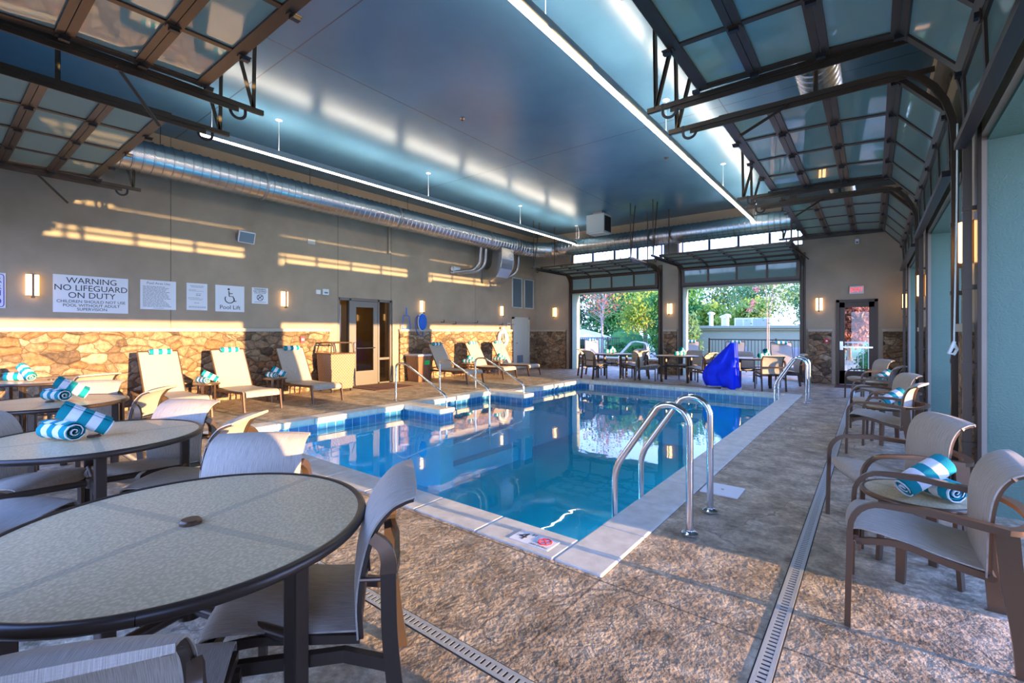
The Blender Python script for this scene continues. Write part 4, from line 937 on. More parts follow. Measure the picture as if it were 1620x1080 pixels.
def dining_proto():
    r = empty('dining_chair'); sw_ = .45
    p = sp2([(.225, .36), (.265, .40), (.235, .43), (.10, .425), (-.06, .40), (-.20, .385)], 5)
    q = MB(); q.sheet(p, sw_, .006, 8, .022); q.build('seat', 'sling_fabric', r, smooth=True)
    bp_ = [(-.20, .365), (-.195, .48), (-.21, .60), (-.245, .715), (-.30, .785), (-.35, .812), (-.38, .820)]
    p = sp2(bp_, 5)
    q = MB(); q.sheet([(-.392, .808), (-.390, .824)] + [(x, z) for x, z in reversed(p)], sw_ + .030, .006, 8, -.026); br = q.build('backrest', 'sling_fabric', r, smooth=True)
    q = MB()
    for s in (-1, 1): q.bar([(x, s * sw_ / 2, z - .012) for x, z in sp2([(.25, .40), (.10, .415), (-.06, .395), (-.21, .375)], 4)], .016, .028)
    q.tube([(.24, -sw_ / 2, .395), (.24, sw_ / 2, .395)], .014, 8); q.tube([(-.2, -sw_ / 2, .375), (-.2, sw_ / 2, .375)], .013, 8); q.build('seat_frame', 'bronze_frame', r, smooth=True)
    q = MB()
    for s in (-1, 1): q.bar([(x - .012 * (1 if z < .78 else .2), s * sw_ / 2, z - (.002 if z < .78 else .010)) for x, z in p], .018, .016, up=(0, 1, 0))
    q.tube([(-.378, -sw_ / 2, .810), (-.378, sw_ / 2, .810)], .008, 8); q.build('back_frame', 'bronze_frame', br, smooth=True)
    for s in (-1, 1):
        q = MB(); q.bar([(.20, s * .235, 0), (.20, s * .235, .375)], .028, .022, up=(0, 1, 0)); q.build('leg', 'bronze_frame', r)
        q = MB(); q.bar(spline([(-.30, s * .255, .585), (-.305, s * .255, .38), (-.325, s * .255, .18), (-.35, s * .255, 0)], 4), .05, .026, up=(0, 1, 0), ws=None); q.build('leg', 'bronze_frame', r, smooth=True)
        q = MB(); q.bar([(.215, s * .235, .335), (-.16, s * .235, .325), (-.30, s * .255, .285)], .026, .04); q.build('side_rail', 'bronze_frame', r)
        q = MB(); q.bar(spline([(-.301, s * .255, .585), (-.300, s * .254, .63), (-.285, s * .248, .67), (-.25, s * .238, .70)], 4), .05, .028, up=(0, 1, 0), ws=[.055 - .0015 * k for k in range(13)]); q.tube([(-.30, s * .25, .56), (-.21, s * .235, .56)], .008, 8); q.build('back_bracket', 'bronze_tube', r, smooth=True)
    q = MB(); q.bar([(-.31, -.26, .55), (-.33, -.10, .55), (-.33, .10, .55), (-.31, .26, .55)], .02, .035); q.tube([(.0, -.235, .33), (.0, .235, .33)], .012, 8); q.build('crossbar', 'bronze_frame', r)
    return r
def chaise_proto():
    r = empty('chaise_lounge'); w_ = .62       # foot towards +x
    p = sp2([(1.02, .25), (1.01, .315), (.92, .345), (.6, .33), (.2, .325), (-.10, .335)], 6)
    q = MB(); q.sheet(p, w_ - .06, .006, 8, .015); q.build('seat', 'sling_fabric', r, smooth=True)
    p = [(-.10, .335), (-.28, .66), (-.44, .93), (-.50, 1.03)]
    q = MB(); q.sheet(list(reversed(sp2(p, 5))), w_ - .05, .006, 8, -.015); br = q.build('backrest', 'sling_fabric', r, smooth=True)
    q = MB()
    for s in (-1, 1): q.bar([(x - .01, s * (w_ / 2 - .02), z) for x, z in p], .02, .02, up=(0, 1, 0))
    q.tube([(-.50, -w_ / 2 + .02, 1.03), (-.50, w_ / 2 - .02, 1.03)], .014, 8)
    for s in (-1, 1): q.tube([(-.31, s * .22, .70), (-.56, s * .22, .32)], .01, 6)
    q.build('back_frame', 'bronze_tube', br, smooth=True)
    q = MB()
    for s in (-1, 1): q.bar([(x, s * w_ / 2, z) for x, z in sp2([(.97, .325), (.6, .315), (.1, .30), (-.5, .31), (-.82, .33)], 4)], .022, .045)
    q.tube([(-.80, -w_ / 2, .325), (-.80, w_ / 2, .325)], .016, 8); q.tube([(-.1, -w_ / 2, .31), (-.1, w_ / 2, .31)], .014, 8); q.build('base_frame', 'bronze_tube', r, smooth=True)
    for s in (-1, 1):
        q = MB(); q.bar([(.965, s * w_ / 2, .335), (.99, s * w_ / 2, .18), (1.03, s * w_ / 2, 0)], .05, .024, up=(0, 1, 0), ws=[.055, .045, .035]); q.build('leg', 'bronze_tube', r)
        q = MB(); q.bar([(-.62, s * w_ / 2, .32), (-.66, s * w_ / 2, 0)], .05, .024, up=(0, 1, 0), ws=[.055, .035]); q.build('leg', 'bronze_tube', r)
    return r
def round_table_proto():
    r = empty('round_table'); R, H_ = .567, .71
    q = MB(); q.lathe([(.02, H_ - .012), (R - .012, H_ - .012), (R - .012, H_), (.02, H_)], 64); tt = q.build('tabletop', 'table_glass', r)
    q = MB(); q.tube([(R * math.cos(a), R * math.sin(a), H_ - .012) for a in [2 * PI * k / 64 for k in range(65)]], .018, 10, up=(0, 0, 1), cap=False); q.build('rim', 'bronze_frame', tt, smooth=True)
    LP = [(.48 * math.cos(a), .48 * math.sin(a)) for a in [PI / 4 + k * PI / 2 for k in range(4)]]
    for x, y in LP: q = MB(); q.bar([(x, y, 0), (x, y, H_ - .03)], .055, .055, up=(x, y, 0)); q.build('leg', 'bronze_frame', r, bevel=.008)
    q = MB()
    for i in range(2): q.tube([(LP[i][0], LP[i][1], .42), (LP[i + 2][0], LP[i + 2][1], .42)], .02, 10)
    q.lathe([(.04, .39), (.04, .45)], 16)
    for x, y in LP: q.bar([(x, y, H_ - .03), (x * 1.16, y * 1.16, H_ - .025)], .03, .02)
    q.build('cross_brace', 'bronze_frame', r, smooth=True)
    q = MB(); q.lathe([(.034, H_), (.034, H_ + .010), (.028, H_ + .016), (.01, H_ + .016)], 24); q.build('umbrella_cap', 'bronze_tube', tt, smooth=True)
    return r
def side_table_proto(R=.25, H_=.46, n=4):
    r = empty('side_table')
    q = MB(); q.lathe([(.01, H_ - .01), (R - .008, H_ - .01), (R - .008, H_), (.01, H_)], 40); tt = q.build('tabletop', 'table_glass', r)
    q = MB(); q.tube([(R * math.cos(a), R * math.sin(a), H_ - .012) for a in [2 * PI * k / 40 for k in range(41)]], .015, 10, up=(0, 0, 1), cap=False); q.build('rim', 'bronze_tube', tt, smooth=True)
    for k in range(4):
        a = PI / 4 + k * PI / 2; c_, s_ = math.cos(a), math.sin(a)
        q = MB(); q.bar([(.17 * c_, .17 * s_, H_ - .02), (.175 * c_, .175 * s_, .25), (.19 * c_, .19 * s_, 0)], .05, .02, up=(c_, s_, 0), ws=[.055, .05, .04]); q.build('leg', 'bronze_tube', r)
    q = MB(); q.bar([(-.12, -.12, H_ - .03), (.12, .12, H_ - .03)], .03, .02); q.bar([(-.12, .12, H_ - .03), (.12, -.12, H_ - .03)], .03, .02); q.build('cross_brace', 'bronze_tube', r)
    return r
def towel_mesh(L=.30, R=.072, seed=0):
    rnd = random.Random(seed); q = MB(); turns = 3.6; n = 80; th = .0075
    def pt(t, dr):
        a = -PI / 2 + 2 * PI * turns * t; rr = .010 + (R - .010) * t + dr + .0015 * math.sin(9 * a); z = rr * math.sin(a) * .94; return (rr * math.cos(a) * 1.05, z)
    sl = [0, .03, .2, .5, .8, .97, 1]
    sc = [.96, 1, 1, 1, 1, 1, .96]
    vs = []; fs = []
    for side, dr in ((0, th / 2), (1, -th / 2)):
        for i in range(n + 1):
            y, z = pt(i / n, dr)
            for j, s_ in enumerate(sl):
                off = .012 * math.sin(i / n * 6) if 0 < j < len(sl) - 1 else .010 * math.sin(i / n * 11 + j)
                vs.append(((s_ - .5) * L + off * (abs(s_ - .5) * 2) ** 2, y * sc[j], z * sc[j]))
    m = len(sl); K = (n + 1) * m; I = lambda s_, i, j: s_ * K + i * m + j
    for i in range(n):
        for j in range(m - 1):
            fs.append((I(0, i, j), I(0, i + 1, j), I(0, i + 1, j + 1), I(0, i, j + 1))); fs.append((I(1, i, j), I(1, i, j + 1), I(1, i + 1, j + 1), I(1, i + 1, j)))
        fs.append((I(0, i, 0), I(1, i, 0), I(1, i + 1, 0), I(0, i + 1, 0))); fs.append((I(0, i, m - 1), I(0, i + 1, m - 1), I(1, i + 1, m - 1), I(1, i, m - 1)))
    for j in range(m - 1): fs.append((I(0, n, j), I(1, n, j), I(1, n, j + 1), I(0, n, j + 1)))
    q._add(vs, fs); return q
towel0 = towel_mesh().build('rolled_towel', 'towel_stripe', smooth=True)
towel_small = towel_mesh(.31, .055, 2).build('rolled_towel', 'towel_stripe', smooth=True)
used = set()
def towel(x, y, z, rz, tilt, label, src=None, group='striped rolled towels', sc=1.0, cat='towel'):
    src = src or towel0
    if src.name in used: o = src.copy(); COL.objects.link(o)
    else: o = src; used.add(src.name)
    o.rotation_euler = (0, tilt, rz); o.location = (x, y, z); o.scale = (sc, sc, sc); return tag(o, label, cat, group)
def towel_pair(x, y, z, aL, bL, where, group, k=.86):
    """one towel lying (axis aL), one leaning on it with its low end towards bL, on a surface at height z"""
    a, b_ = math.radians(aL), math.radians(bL); tl = math.radians(31)
    towel(x, y, z + .068 * k, a, 0, f'teal striped towel roll lying flat {where}', group=group, sc=k)
    towel(x + .105 * k * math.cos(b_) + .05 * k * math.cos(a), y + .105 * k * math.sin(b_) + .05 * k * math.sin(a), z + .142 * k, b_, tl, f'teal striped towel roll leaning on its neighbour {where}', group=group, sc=k)

used_p = set()
def place(proto, x, y, rz, label, cat, group, z=0):
    if proto.name in used_p: o = copy_tree(proto)
    else: o = proto; used_p.add(proto.name)
    o.location = (x, y, z); o.rotation_euler = (0, 0, math.radians(rz)); return tag(o, label, cat, group)
AC, DC, CH, RT, ST = armchair_proto(), dining_proto(), chaise_proto(), round_table_proto(), side_table_proto()

g_ = 'bronze armchairs along the garage side'
place(AC, .19, 2.98, 180, 'bronze sling armchair nearest the viewpoint on the garage side', 'armchair', g_)
place(AC, .10, 4.07, 201, 'bronze sling armchair just beyond the nearest little towel table', 'armchair', g_)
place(AC, .11, 6.68, 166, 'bronze sling armchair on the near side of the middle towel table', 'armchair', g_)
place(AC, .11, 8.02, 199, 'bronze sling armchair on the far side of the middle towel table', 'armchair', g_)
place(AC, .07, 9.78, 166, 'bronze sling armchair on the near side of the farthest towel table', 'armchair', g_)
place(AC, -.07, 11.75, 208, 'bronze sling armchair closest to the exit door', 'armchair', g_)
g_ = 'little round tables between the armchairs'
for (x, y, w_) in ((.20, 3.50, 'between the two nearest armchairs'), (.16, 7.33, 'between the middle pair of armchairs'), (.12, 10.75, 'between the farthest pair of armchairs')):
    place(ST, x, y, 20, f'small round bronze side table {w_}', 'side table', g_)
    towel_pair(x + .07, y - .0, .462, -52, 215, {3.50: 'on the nearest armchair side table', 7.33: 'on the middle armchair side table', 10.75: 'on the farthest armchair side table'}[y], 'rolled towels on the armchair tables')

# dining tables by the near openings
g_ = 'round dining tables'
TB = [(-1.88, .59, -28, 'empty round glass dining table nearest the viewpoint'), (-3.92, .70, 38, 'round glass dining table with towels, second from the viewpoint'), (-6.15, .78, 25, 'round glass dining table with towels, third from the viewpoint'), (-8.95, 1.15, 5, 'round glass dining table with towels closest to the stone wall')]
for (x, y, a, lab) in TB: place(RT, x, y, a, lab, 'table', g_)
def chair_at(tx, ty, ang, dist, face_off, label, group='armless sling dining chairs'):
    """chair centre at angle ang/dist from the table, facing the table (+ offset)"""
    a = math.radians(ang); place(DC, tx + dist * math.cos(a), ty + dist * math.sin(a), ang + 180 + face_off, label, 'chair', group)
place(DC, -1.65, .88, 232, 'sling dining chair at the nearest table, on its pool side corner', 'chair', 'armless sling dining chairs')
place(DC, -2.35, .89, -46, 'sling dining chair behind the nearest table, its back towards the pool', 'chair', 'armless sling dining chairs')
place(DC, -1.44, .28, 149, 'sling dining chair cut by the bottom edge, nearest of all', 'chair', 'armless sling dining chairs')
place(DC, -3.52, 1.10, 222, 'sling dining chair at the second table, side view near the pool corner', 'chair', 'armless sling dining chairs')
place(DC, -4.18, 1.05, -62, 'sling dining chair behind the second table, broad back visible', 'chair', 'armless sling dining chairs')
place(DC, -3.55, .22, 128, 'sling dining chair on the near side of the second table, seat only', 'chair', 'armless sling dining chairs')
place(DC, -4.38, .40, 35, 'sling dining chair at the picture edge by the second table', 'chair', 'armless sling dining chairs')
place(DC, -5.78, 1.22, 228, 'sling dining chair at the third table, side view', 'chair', 'armless sling dining chairs')
place(DC, -6.58, 1.05, -35, 'sling dining chair behind the third table towards the stone wall', 'chair', 'armless sling dining chairs')
place(DC, -6.05, .18, 100, 'sling dining chair on the near side of the third table', 'chair', 'armless sling dining chairs')
place(DC, -8.30, 1.35, 200, 'sling dining chair at the wall table, side view', 'chair', 'armless sling dining chairs')
place(DC, -8.62, .52, 120, 'sling dining chair on the near side of the wall table', 'chair', 'armless sling dining chairs')
towel_pair(-3.95, .55, .712, 20, 78, 'on the second dining table', 'rolled towels on the dining tables')
towel_pair(-6.20, .83, .712, 20, 78, 'on the third dining table', 'rolled towels on the dining tables')
towel_pair(-9.1, .85, .712, 60, 20, 'on the dining table by the stone wall', 'rolled towels on the dining tables')

# chaise lounges along the sign wall
g_ = 'chaise lounges along the sign wall'
ys = [(2.62, 'chaise lounge nearest the dining tables, under the pool area sign'), (3.73, 'chaise lounge under the pool lift sign'), (4.95, 'chaise lounge left of the wicker towel cart'), (9.13, 'chaise lounge just beyond the wooden bin'), (10.62, 'chaise lounge in the middle beneath the pool poles'), (11.86, 'chaise lounge closest to the ring buoy')]
for i, (y, lab) in enumerate(ys):
    x = -9.42 if i < 3 else -9.35
    place(CH, x, y, 0, lab, 'chaise lounge', g_)
    towel(x - .46, y + (.02 if i < 3 else -.02), 1.02, PI / 2, 0, 'small towel roll on the ' + lab, towel_small, 'towel rolls on the chaise headrests')
g_ = 'little tables between the chaise lounges'
CHW = {3.18: 'between the two nearest chaises', 4.38: 'left of the wicker cart chaise', 9.84: 'between the first chaises past the bin', 11.22: 'beside the ring buoy chaise'}
for (x, y, w_) in ((-9.35, 3.18, 'between the two nearest chaise lounges'), (-9.35, 4.38, 'left of the chaise by the wicker cart'), (-9.25, 9.84, 'between the first two chaises beyond the bin'), (-9.25, 11.22, 'beside the chaise closest to the ring buoy')):
    o = place(ST, x, y, 0, f'small round side table {w_}', 'side table', g_); o.scale = (.8, .8, 1.0)
    towel_pair(x + .0, y - .06, .462, 10, 62, CHW[y], 'rolled towels between the chaises')

# wicker towel cart and wooden bin
r = empty('towel_cart', (XL + .47, 6.02, 0)); tag(r, 'square wicker towel cart with a metal rail left of the entrance', 'towel cart')
q = MB(); q._add([(x * s_, y * s_, z_) for z_, s_ in ((.06, .27), (.86, .31)) for x, y in ((1, 1), (1, -1), (-1, -1), (-1, 1))], [(3, 2, 1, 0), (4, 5, 6, 7)] + [(i, (i + 1) % 4, 4 + (i + 1) % 4, 4 + i) for i in range(4)]); q.build('body', 'wicker', r, bevel=.01)
q = MB(); q.box(-.32, .32, -.32, .32, .86, .885); q.build('lid', 'bronze_tube', r, bevel=.006)
q = MB()
for s in (-1, 1): q.tube(rounded([(s * .3, -.3, .885), (s * .25, -.26, 1.12), (s * .25, .26, 1.12), (s * .3, .3, .885)], .04, 4), .016, 8)
for s in (-1, 1): q.tube([(-.25, s * .25, 1.12), (.25, s * .25, 1.12)], .014, 8)
q.build('rail', 'bronze_tube', r, smooth=True)
for sx in (-1, 1):
    for sy in (-1, 1): q = MB(); q.box(sx * .24 - .02, sx * .24 + .02, sy * .24 - .02, sy * .24 + .02, 0, .06); q.build('foot', 'black_steel', r)
r = empty('waste_bin', (XL + .38, 8.62, 0)); tag(r, 'wood-panelled waste bin with a grey lid and green sticker', 'bin')
q = MB(); q._add([(x * s_, y * s_, z_) for z_, s_ in ((.0, .22), (.70, .27)) for x, y in ((1, 1), (1, -1), (-1, -1), (-1, 1))], [(3, 2, 1, 0), (4, 5, 6, 7)] + [(i, (i + 1) % 4, 4 + (i + 1) % 4, 4 + i) for i in range(4)]); q.build('body', 'wood_laminate', r, bevel=.006)
q = MB(); q.box(-.285, .285, -.285, .285, .70, .75); q.build('lid', 'hvac_grey', r, bevel=.01)
q = MB(); q.box(.258, .262, -.04, .14, .46, .58); q.build('sticker', 'green_sticker', r)

# far dining group by the end openings
g_ = 'far round dining tables'
FT = [(-6.2, 12.9, 'round dining table before the end opening by the corner'), (-4.3, 12.95, 'round dining table before the pier between the end openings'), (-2.35, 12.95, 'round dining table right of the blue covered lift')]
for (x, y, lab) in FT: place(RT, x, y, 10, lab, 'table', g_)
g_ = 'far dining chairs'
far = [(-6.92, 12.95, 0, 'far sling chair on the corner side of the corner table'), (-6.42, 12.28, 68, 'far sling chair with its back to the pool at the corner table'), (-5.85, 13.6, 250, 'far sling chair beyond the corner table facing the pool'), (-5.5, 12.85, 172, 'far sling chair at the corner table facing the corner'),
       (-5.0, 12.75, 12, 'far sling chair left of the pier table'), (-4.15, 13.68, 262, 'far sling chair beyond the pier table facing the pool'), (-3.62, 12.75, 165, 'far sling chair right of the pier table'),
       (-2.7, 13.65, 290, 'far sling chair beyond the lift side of the last table'), (-1.95, 12.38, 118, 'far sling chair with its back to the pool at the last table'), (-1.68, 13.25, 200, 'far sling chair nearest the exit at the last table')]
for (x, y, a, lab) in far: place(DC, x, y, a, lab, 'chair', g_)
for (x, y, w_) in ((-6.35, 13.0, 'on the far corner table'), (-4.22, 12.95, 'on the far pier table'), (-2.15, 13.0, 'on the far table right of the lift')): towel_pair(x, y, .712, 40, 80, w_, 'rolled towels on the far tables')

# pool lift under its blue cover
def lift():
    q = MB(); n = 72; rows = 30; vs = []; fs = []
    # profile radius in plan varies with height: mast at +x, seat bulge at -x
    for i in range(rows + 1):
        t = i / rows; z_ = .03 + 1.07 * t
        left = .60 + .10 * math.sin(PI * min(1, t / .46)) if t < .46 else .60 - (t - .46) * .98
        left = max(.06, left); right = .15 - .07 * t; dep = .34 - .14 * t if t < .5 else .27 - (t - .5) * .40
        for j in range(n):
            a = 2 * PI * j / n; c_, s_ = math.cos(a), math.sin(a)
            rx = right if c_ > 0 else left
            fold = 1 + (.10 * (1 - t) + .045) * math.sin(7 * a + 1.5 * math.sin(2.2 * t * 3)) * (.5 + .5 * math.sin(3 * a + 1)) + .03 * math.sin(15 * a + 4 * t)
            vs.append((rx * c_ * fold + .02, dep * s_ * fold, z_ + (0 if i else .03 * math.sin(5 * a) + (.10 * max(0, -c_)))))
    for i in range(rows):
        for j in range(n): fs.append((i * n + j, i * n + (j + 1) % n, (i + 1) * n + (j + 1) % n, (i + 1) * n + j))
    fs.append(tuple(rows * n + j for j in range(n)))
    q._add(vs, fs); return q
r = empty('pool_lift', (-2.68, 12.15, 0), math.radians(12)); tag(r, 'pool lift standing at the far edge under a bright blue cover', 'pool lift')
lift().build('cover', 'blue_tarp', r, smooth=True)
q = MB(); q.box(-.25, .2, -.2, .2, 0, .03); q.build('base', 'white_paint', r)

# ================================================================== OUTSIDE
# outdoor chaises
g_ = 'outdoor chaise lounges with towels'
for (x, y, a, lab) in ((-5.05, 16.5, -80, 'outdoor chaise lounge half hidden by the end pier'), (-3.62, 16.5, -85, 'outdoor chaise lounge behind the blue covered lift'), (-2.15, 16.2, -75, 'outdoor chaise lounge before the iron fence beside the small tree'), (-9.5, 17.8, -60, 'outdoor chaise lounge seen beyond the corner table')):
    place(CH, x, y, a, lab, 'chaise lounge', g_)
    ra = math.radians(a); towel(x - .46 * math.cos(ra), y - .46 * math.sin(ra), 1.02, ra + PI / 2, 0, 'small towel roll on the ' + lab, towel_small, 'towel rolls on the outdoor chaises')
# iron fence
def fence(x0, x1, y, zt, label, mat='bronze_frame', nm='iron_fence', gap=.11, along='x'):
    r = empty(nm, (x0, y, 0), 0 if along == 'x' else PI / 2); tag(r, label, 'fence'); L = x1 - x0
    q = MB(); q.box(0, L, -.015, .015, zt - .04, zt); q.box(0, L, -.015, .015, .10, .135); q.build('rail', mat, r)
    q = MB(); n = int(L / gap)
    for i in range(n + 1): q.box(i * gap - .008, i * gap + .008, -.008, .008, .06, zt - .02)
    q.build('pickets', mat, r)
    for i in range(int(L / 2.2) + 1): q = MB(); q.box(i * 2.2 - .025, i * 2.2 + .025, -.025, .025, 0, zt + .03); q.build('post', mat, r)
fence(-4.85, -.9, 18.3, 1.10, 'dark iron picket fence before the low cream building')
fence(-14.0, -9.0, 19.5, 1.1, 'dark iron fence among the loungers beyond the corner')
fence(-1.3, 1.2, 16.7, 1.08, 'white picket fence seen through the exit door glass', 'white_paint', 'picket_fence', .12)
# low cream building
r = empty('service_building', (0, 0, 0)); tag(r, 'low cream stucco building behind the iron fence', 'building')
q = MB(); q.box(-6.3, -1.35, 21.0, 26.0, 0, 1.42); q.build('wall', 'cream_stucco', r)
q = MB(); q.box(-6.36, -1.3, 20.92, 26.1, 1.42, 1.50); q.box(-6.42, -1.25, 20.86, 26.15, 1.50, 1.62); q.build('parapet', 'cream_stucco', r, bevel=.02)
q = MB(); q.box(-6.62, -5.95, 20.7, 21.1, 0, 1.56); q.build('pier', 'teal_stucco', r)
for (x0, x1) in ((-4.6, -4.1), (-3.2, -2.2)):
    q = MB(); q.box(x0, x1, 20.94, 21.0, .35, .75)
    for k in range(5): q.box(x0 + .03, x1 - .03, 20.92, 20.95, .38 + k * .075, .42 + k * .075)
    q.build('vent', 'hvac_grey', r)
r = empty('rooftop_unit', (-4.1, 22.3, 1.42)); tag(r, 'pale boxy air conditioning unit on the low cream building', 'air conditioner')
q = MB(); q.box(-.75, .72, 0, 1.2, .06, .55); q.build('cabinet', 'white_paint', r, bevel=.01)
q = MB(); q.box(0, .62, -.02, 0, .12, .50)
for k in range(8): q.box(.02 + k * .075, .05 + k * .075, -.035, -.02, .12, .50)
q.box(-.70, -.42, -.02, 0, .12, .50); q.box(-.36, -.08, -.02, 0, .12, .50); q.build('grille', 'hvac_grey', r)
for (x, y, h2, lab) in ((-5.75, 22.0, .70, 'taller white roof vent pipe with a cap'), (-5.28, 22.2, .55, 'first short white roof vent beside the tall one'), (-5.13, 22.2, .6, 'second short white roof vent beside the air conditioner')):
    o = empty('roof_vent', (x, y, 1.42)); tag(o, lab, 'roof vent'); q = MB(); q.lathe([(.09, 0), (.09, h2), (.11, h2), (.11, h2 + .02)], 16); q.build('pipe', 'white_paint', o, smooth=True)
    q = MB(); q.lathe([(.15, h2 + .02), (.16, h2 + .09), (.05, h2 + .14)], 16); q.build('cap', 'white_paint', o, smooth=True)
# stone curb wall and outdoor pool rail
q = MB(); q.box(-12, -6.05, 17.1, 17.45, 0, .28); o = struct(q.build('wall_patio', 'stone_veneer'), 'low stone patio kerb wall beyond the corner table', 'low wall')
q = MB(); q.box(-12, -6.0, 17.05, 17.5, .28, .34); q.build('cap', 'stone_cap', o)
r = empty('pool_rail', (-7.15, 17.0, 0)); tag(r, 'curved stainless rail outside beyond the corner table', 'handrail')
for y in (0, .5): q = MB(); q.tube(rounded([(.4, y * .3, 0), (.4, y * .3, .92), (-.2, y * .3, 1.0), (-.75, y * .3, .45), (-.75, y * .3, 0)], .18, 6), .022, 10, up=(0, 1, 0)); q.build('tube', 'stainless', r, smooth=True)
# umbrella and pavilion post
r = empty('patio_umbrella', (-12.3, 22.0, 0)); tag(r, 'pale patio umbrella beyond the corner opening', 'umbrella')
q = MB(); q.lathe([(1.6, 1.0), (1.55, 1.08), (.8, 1.32), (.02, 1.5)], 8); q.build('canopy', 'umbrella_cloth', r)
q = MB(); q.tube([(0, 0, 0), (0, 0, 1.5)], .03, 8); q.build('pole', 'bronze_frame', r)
r = empty('utility_pole', (-12.5, 31, 0)); tag(r, 'thin grey utility pole standing among the trees', 'pole'); q = MB(); q.tube([(0, 0, -.2), (0, 0, 6.6)], .10, 8); q.build('post', 'pale_bark', r)

def tree(x, y, h_, spread, leaf, label, bark='bark', nleaf=2600, size=.16, trunk=.12, multi=1, base=.35, seed=1, extra=None, z0=0, sparse=.0):
    rnd = random.Random(seed); r = empty('tree', (x, y, z0)); tag(r, label, 'tree')
    q = MB(); tips = []
    for mI in range(multi):
        a0 = 2 * PI * mI / max(1, multi) + rnd.random(); lean = .18 if multi > 1 else .05
        tp = [(0.04 * math.cos(a0), .04 * math.sin(a0), 0)]
        for k in range(1, 5): tp.append((lean * h_ * .22 * k / 4 * math.cos(a0) * (k / 2) + rnd.uniform(-.05, .05) * h_ * .1, lean * h_ * .22 * k / 4 * math.sin(a0) * (k / 2), h_ * base + h_ * (.9 - base) * (k - 1) / 3 if k > 0 else 0))
        s_ = spline(tp, 4); q.tube(s_, trunk, 7, radii=[trunk * (1 - .8 * i / len(s_)) for i in range(len(s_))])
        for b_ in range(9):
            i = int(len(s_) * (.30 + .6 * b_ / 9)); p = s_[min(i, len(s_) - 1)]; a = rnd.random() * 2 * PI; L = spread * rnd.uniform(.45, .95) * (1.1 - .5 * b_ / 9)
            e = p + Vector((L * math.cos(a), L * math.sin(a), L * rnd.uniform(.35, .9))); m_ = p.lerp(e, .5) + Vector((0, 0, -.05 * L))
            q.tube([p, m_, e], trunk * .3, 5, radii=[trunk * .35, trunk * .2, trunk * .05]); tips += [e, m_]
            for c_ in range(3):
                a2 = rnd.random() * 2 * PI; e2 = m_.lerp(e, rnd.random()) + Vector((math.cos(a2), math.sin(a2), rnd.uniform(.1, .9))) * L * .4; q.tube([m_.lerp(e, .3 + .2 * c_), e2], trunk * .1, 4, radii=[trunk * .12, trunk * .03]); tips.append(e2)
    q.build('trunk', bark, r, smooth=True, fix=False)
    def leaves(name, mat, n, sz, rad, pts):
        L_ = MB(); V = []; F = []
        for i in range(n):
            c = pts[rnd.randrange(len(pts))]; d = Vector((rnd.gauss(0, 1), rnd.gauss(0, 1), rnd.gauss(0, .8))) * rad; p = c + d
            if p.z < h_ * base * .55: p.z = h_ * base * .55 + rnd.random() * .5
            u = Vector((rnd.gauss(0, 1), rnd.gauss(0, 1), rnd.gauss(0, 1))).normalized(); w = u.orthogonal().normalized(); s_ = sz * rnd.uniform(.6, 1.3)
            o_ = len(V); V += [p - u * s_, p + w * s_ * .45, p + u * s_, p - w * s_ * .45]; F.append((o_, o_ + 1, o_ + 2, o_ + 3))
        L_._add(V, F); return L_.build(name, mat, r, fix=False)
    leaves('foliage', leaf, nleaf, size, spread * .20, tips)
    if extra: leaves('blossoms', extra[0], extra[1], size * .8, spread * .05, [t for t in tips if rnd.random() < .16] or tips[:3])
    return r
tree(-2.72, 17.2, 4.3, 1.15, 'leaf_light', 'slender crape myrtle with pink blossoms in front of the cream building', 'pale_bark', 1500, .055, .018, 2, .38, 11, ('blossom_pink', 420))
tree(-10.4, 20.5, 5.0, 1.5, 'leaf_red', 'bare-branched young tree with a few red leaves beyond the corner opening', 'pale_bark', 620, .07, .035, 4, .30, 12)
tree(-8.6, 21.5, 3.6, 1.25, 'leaf_yellow', 'bright yellow-green tree in the middle of the corner opening', 'bark', 4600, .08, .08, 2, .30, 13)
tree(-7.1, 19.6, 3.4, .75, 'leaf_green', 'narrow leafy shrub tree beside the end pier', 'bark', 3000, .08, .05, 3, .10, 14)
tree(-5.75, 18.9, 2.3, .45, 'leaf_light', 'young shrub growing behind the outdoor chaise near the pier', 'bark', 1500, .06, .03, 3, .10, 15)
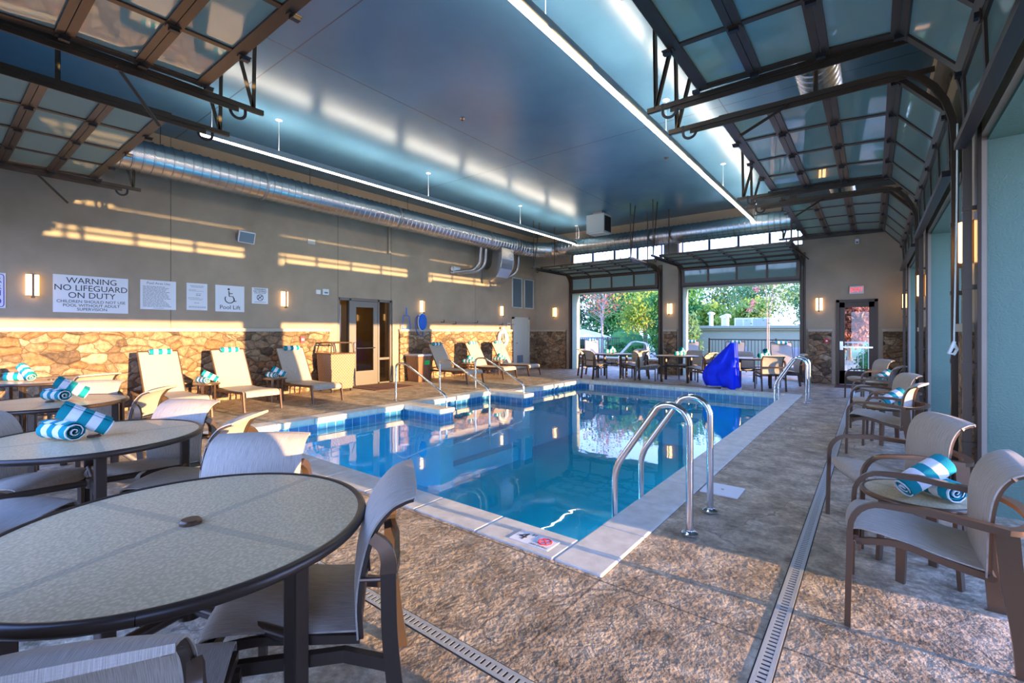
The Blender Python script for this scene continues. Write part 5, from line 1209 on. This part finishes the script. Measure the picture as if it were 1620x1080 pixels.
T_ = [(-21.5, 31, 6.2, 2.6, 'leaf_green', 'green tree far left beyond the corner opening', .12), (-17.6, 30, 5.2, 2.2, 'leaf_dark', 'dark green tree behind the red-leaved young tree', .10), (-15.6, 35.5, 6.4, 2.3, 'leaf_red', 'russet autumn tree high behind the corner opening', .2),
      (-13.2, 28.5, 4.9, 2.1, 'leaf_green', 'rounded green tree behind the yellow tree', .10), (-11.2, 33.5, 6.0, 2.2, 'leaf_light', 'light green tree left of the end pier', .12), (-9.0, 28.0, 4.6, 1.8, 'leaf_green', 'bushy green tree right beside the end pier', .08),
      (-9.0, 37, 6.6, 2.2, 'leaf_light', 'airy pale tree left in the second end opening', .2), (-6.3, 34, 6.2, 2.2, 'leaf_light', 'tall airy light green tree above the roof vents', .2), (-3.4, 38, 7.0, 2.5, 'leaf_green', 'tall green tree behind the air conditioner', .2),
      (-2.5, 32.5, 5.6, 1.9, 'leaf_light', 'light green tree behind the crape myrtle', .15), (.1, 31, 5.6, 1.9, 'leaf_green', 'green tree at the edge of the second end opening', .10), (3.2, 33, 6.0, 2.0, 'leaf_green', 'green tree seen through the exit door glass', .08),
      (-.9, 27.5, 3.6, 1.0, 'leaf_red', 'reddish shrub tree behind the building near the exit', .1), (-7.2, 27.5, 3.1, 1.0, 'leaf_yellow', 'low yellow tree just behind the roof vents', .1), (-5.3, 28.6, 3.2, 1.1, 'leaf_yellow', 'low golden tree behind the air conditioner', .1)]
for i, (x, y, h_, s_, lf_, lab, bs) in enumerate(T_):
    tree(x, y, h_, s_, lf_, lab, 'bark', 5200 if lf_ != 'leaf_light' else 2800, .13, .11, 1 if i % 3 else 2, bs, 40 + i)
for i, (x, y, s_, lf_, lab) in enumerate([(-10.9, 18.4, .5, 'leaf_dark', 'low shrub behind the patio kerb left of the rail'), (-8.8, 19.3, .55, 'leaf_green', 'low shrub behind the patio kerb by the curved rail'), (-8.0, 18.7, .45, 'leaf_green', 'rounded shrub behind the curved rail'), (-6.5, 18.6, .4, 'leaf_dark', 'rounded shrub left of the end pier'), (.3, 19.2, .7, 'leaf_green', 'round shrub behind the white picket fence'), (-14.0, 24.0, 1.2, 'leaf_dark', 'broad dark hedge shrub far behind the patio umbrella'), (-11.15, 25.0, 1.2, 'leaf_green', 'broad hedge shrub behind the yellow tree'), (-8.2, 24.6, 1.2, 'leaf_dark', 'broad dark hedge shrub behind the curved rail'), (-16.8, 25, 1.3, 'leaf_green', 'broad hedge shrub at the far left of the corner opening'), (1.5, 24.5, 1.3, 'leaf_green', 'broad hedge shrub seen through the exit door')]):
    rnd = random.Random(80 + i); q = MB(); V = []; F = []
    for k in range(1500):
        a, e = rnd.random() * 2 * PI, rnd.random() * PI / 2; rr = s_ * rnd.uniform(.7, 1.05); p = Vector((rr * math.cos(a) * math.cos(e) * 1.2, rr * math.sin(a) * math.cos(e), rr * math.sin(e) * 1.5 + .03)); u = Vector((rnd.gauss(0, 1), rnd.gauss(0, 1), rnd.gauss(0, 1))).normalized(); w = u.orthogonal(); z_ = .045
        o_ = len(V); V += [p - u * z_, p + w * z_ * .5, p + u * z_, p - w * z_ * .5]; F.append((o_, o_ + 1, o_ + 2, o_ + 3))
    q._add(V, F); q.lathe([(s_ * .8, 0), (s_ * .95, s_ * .5), (s_ * .6, s_ * 1.1), (.02, s_ * 1.25)], 12); o = q.build('shrub', lf_, fix=False); o.location = (x, y, 0); tag(o, lab, 'shrub')
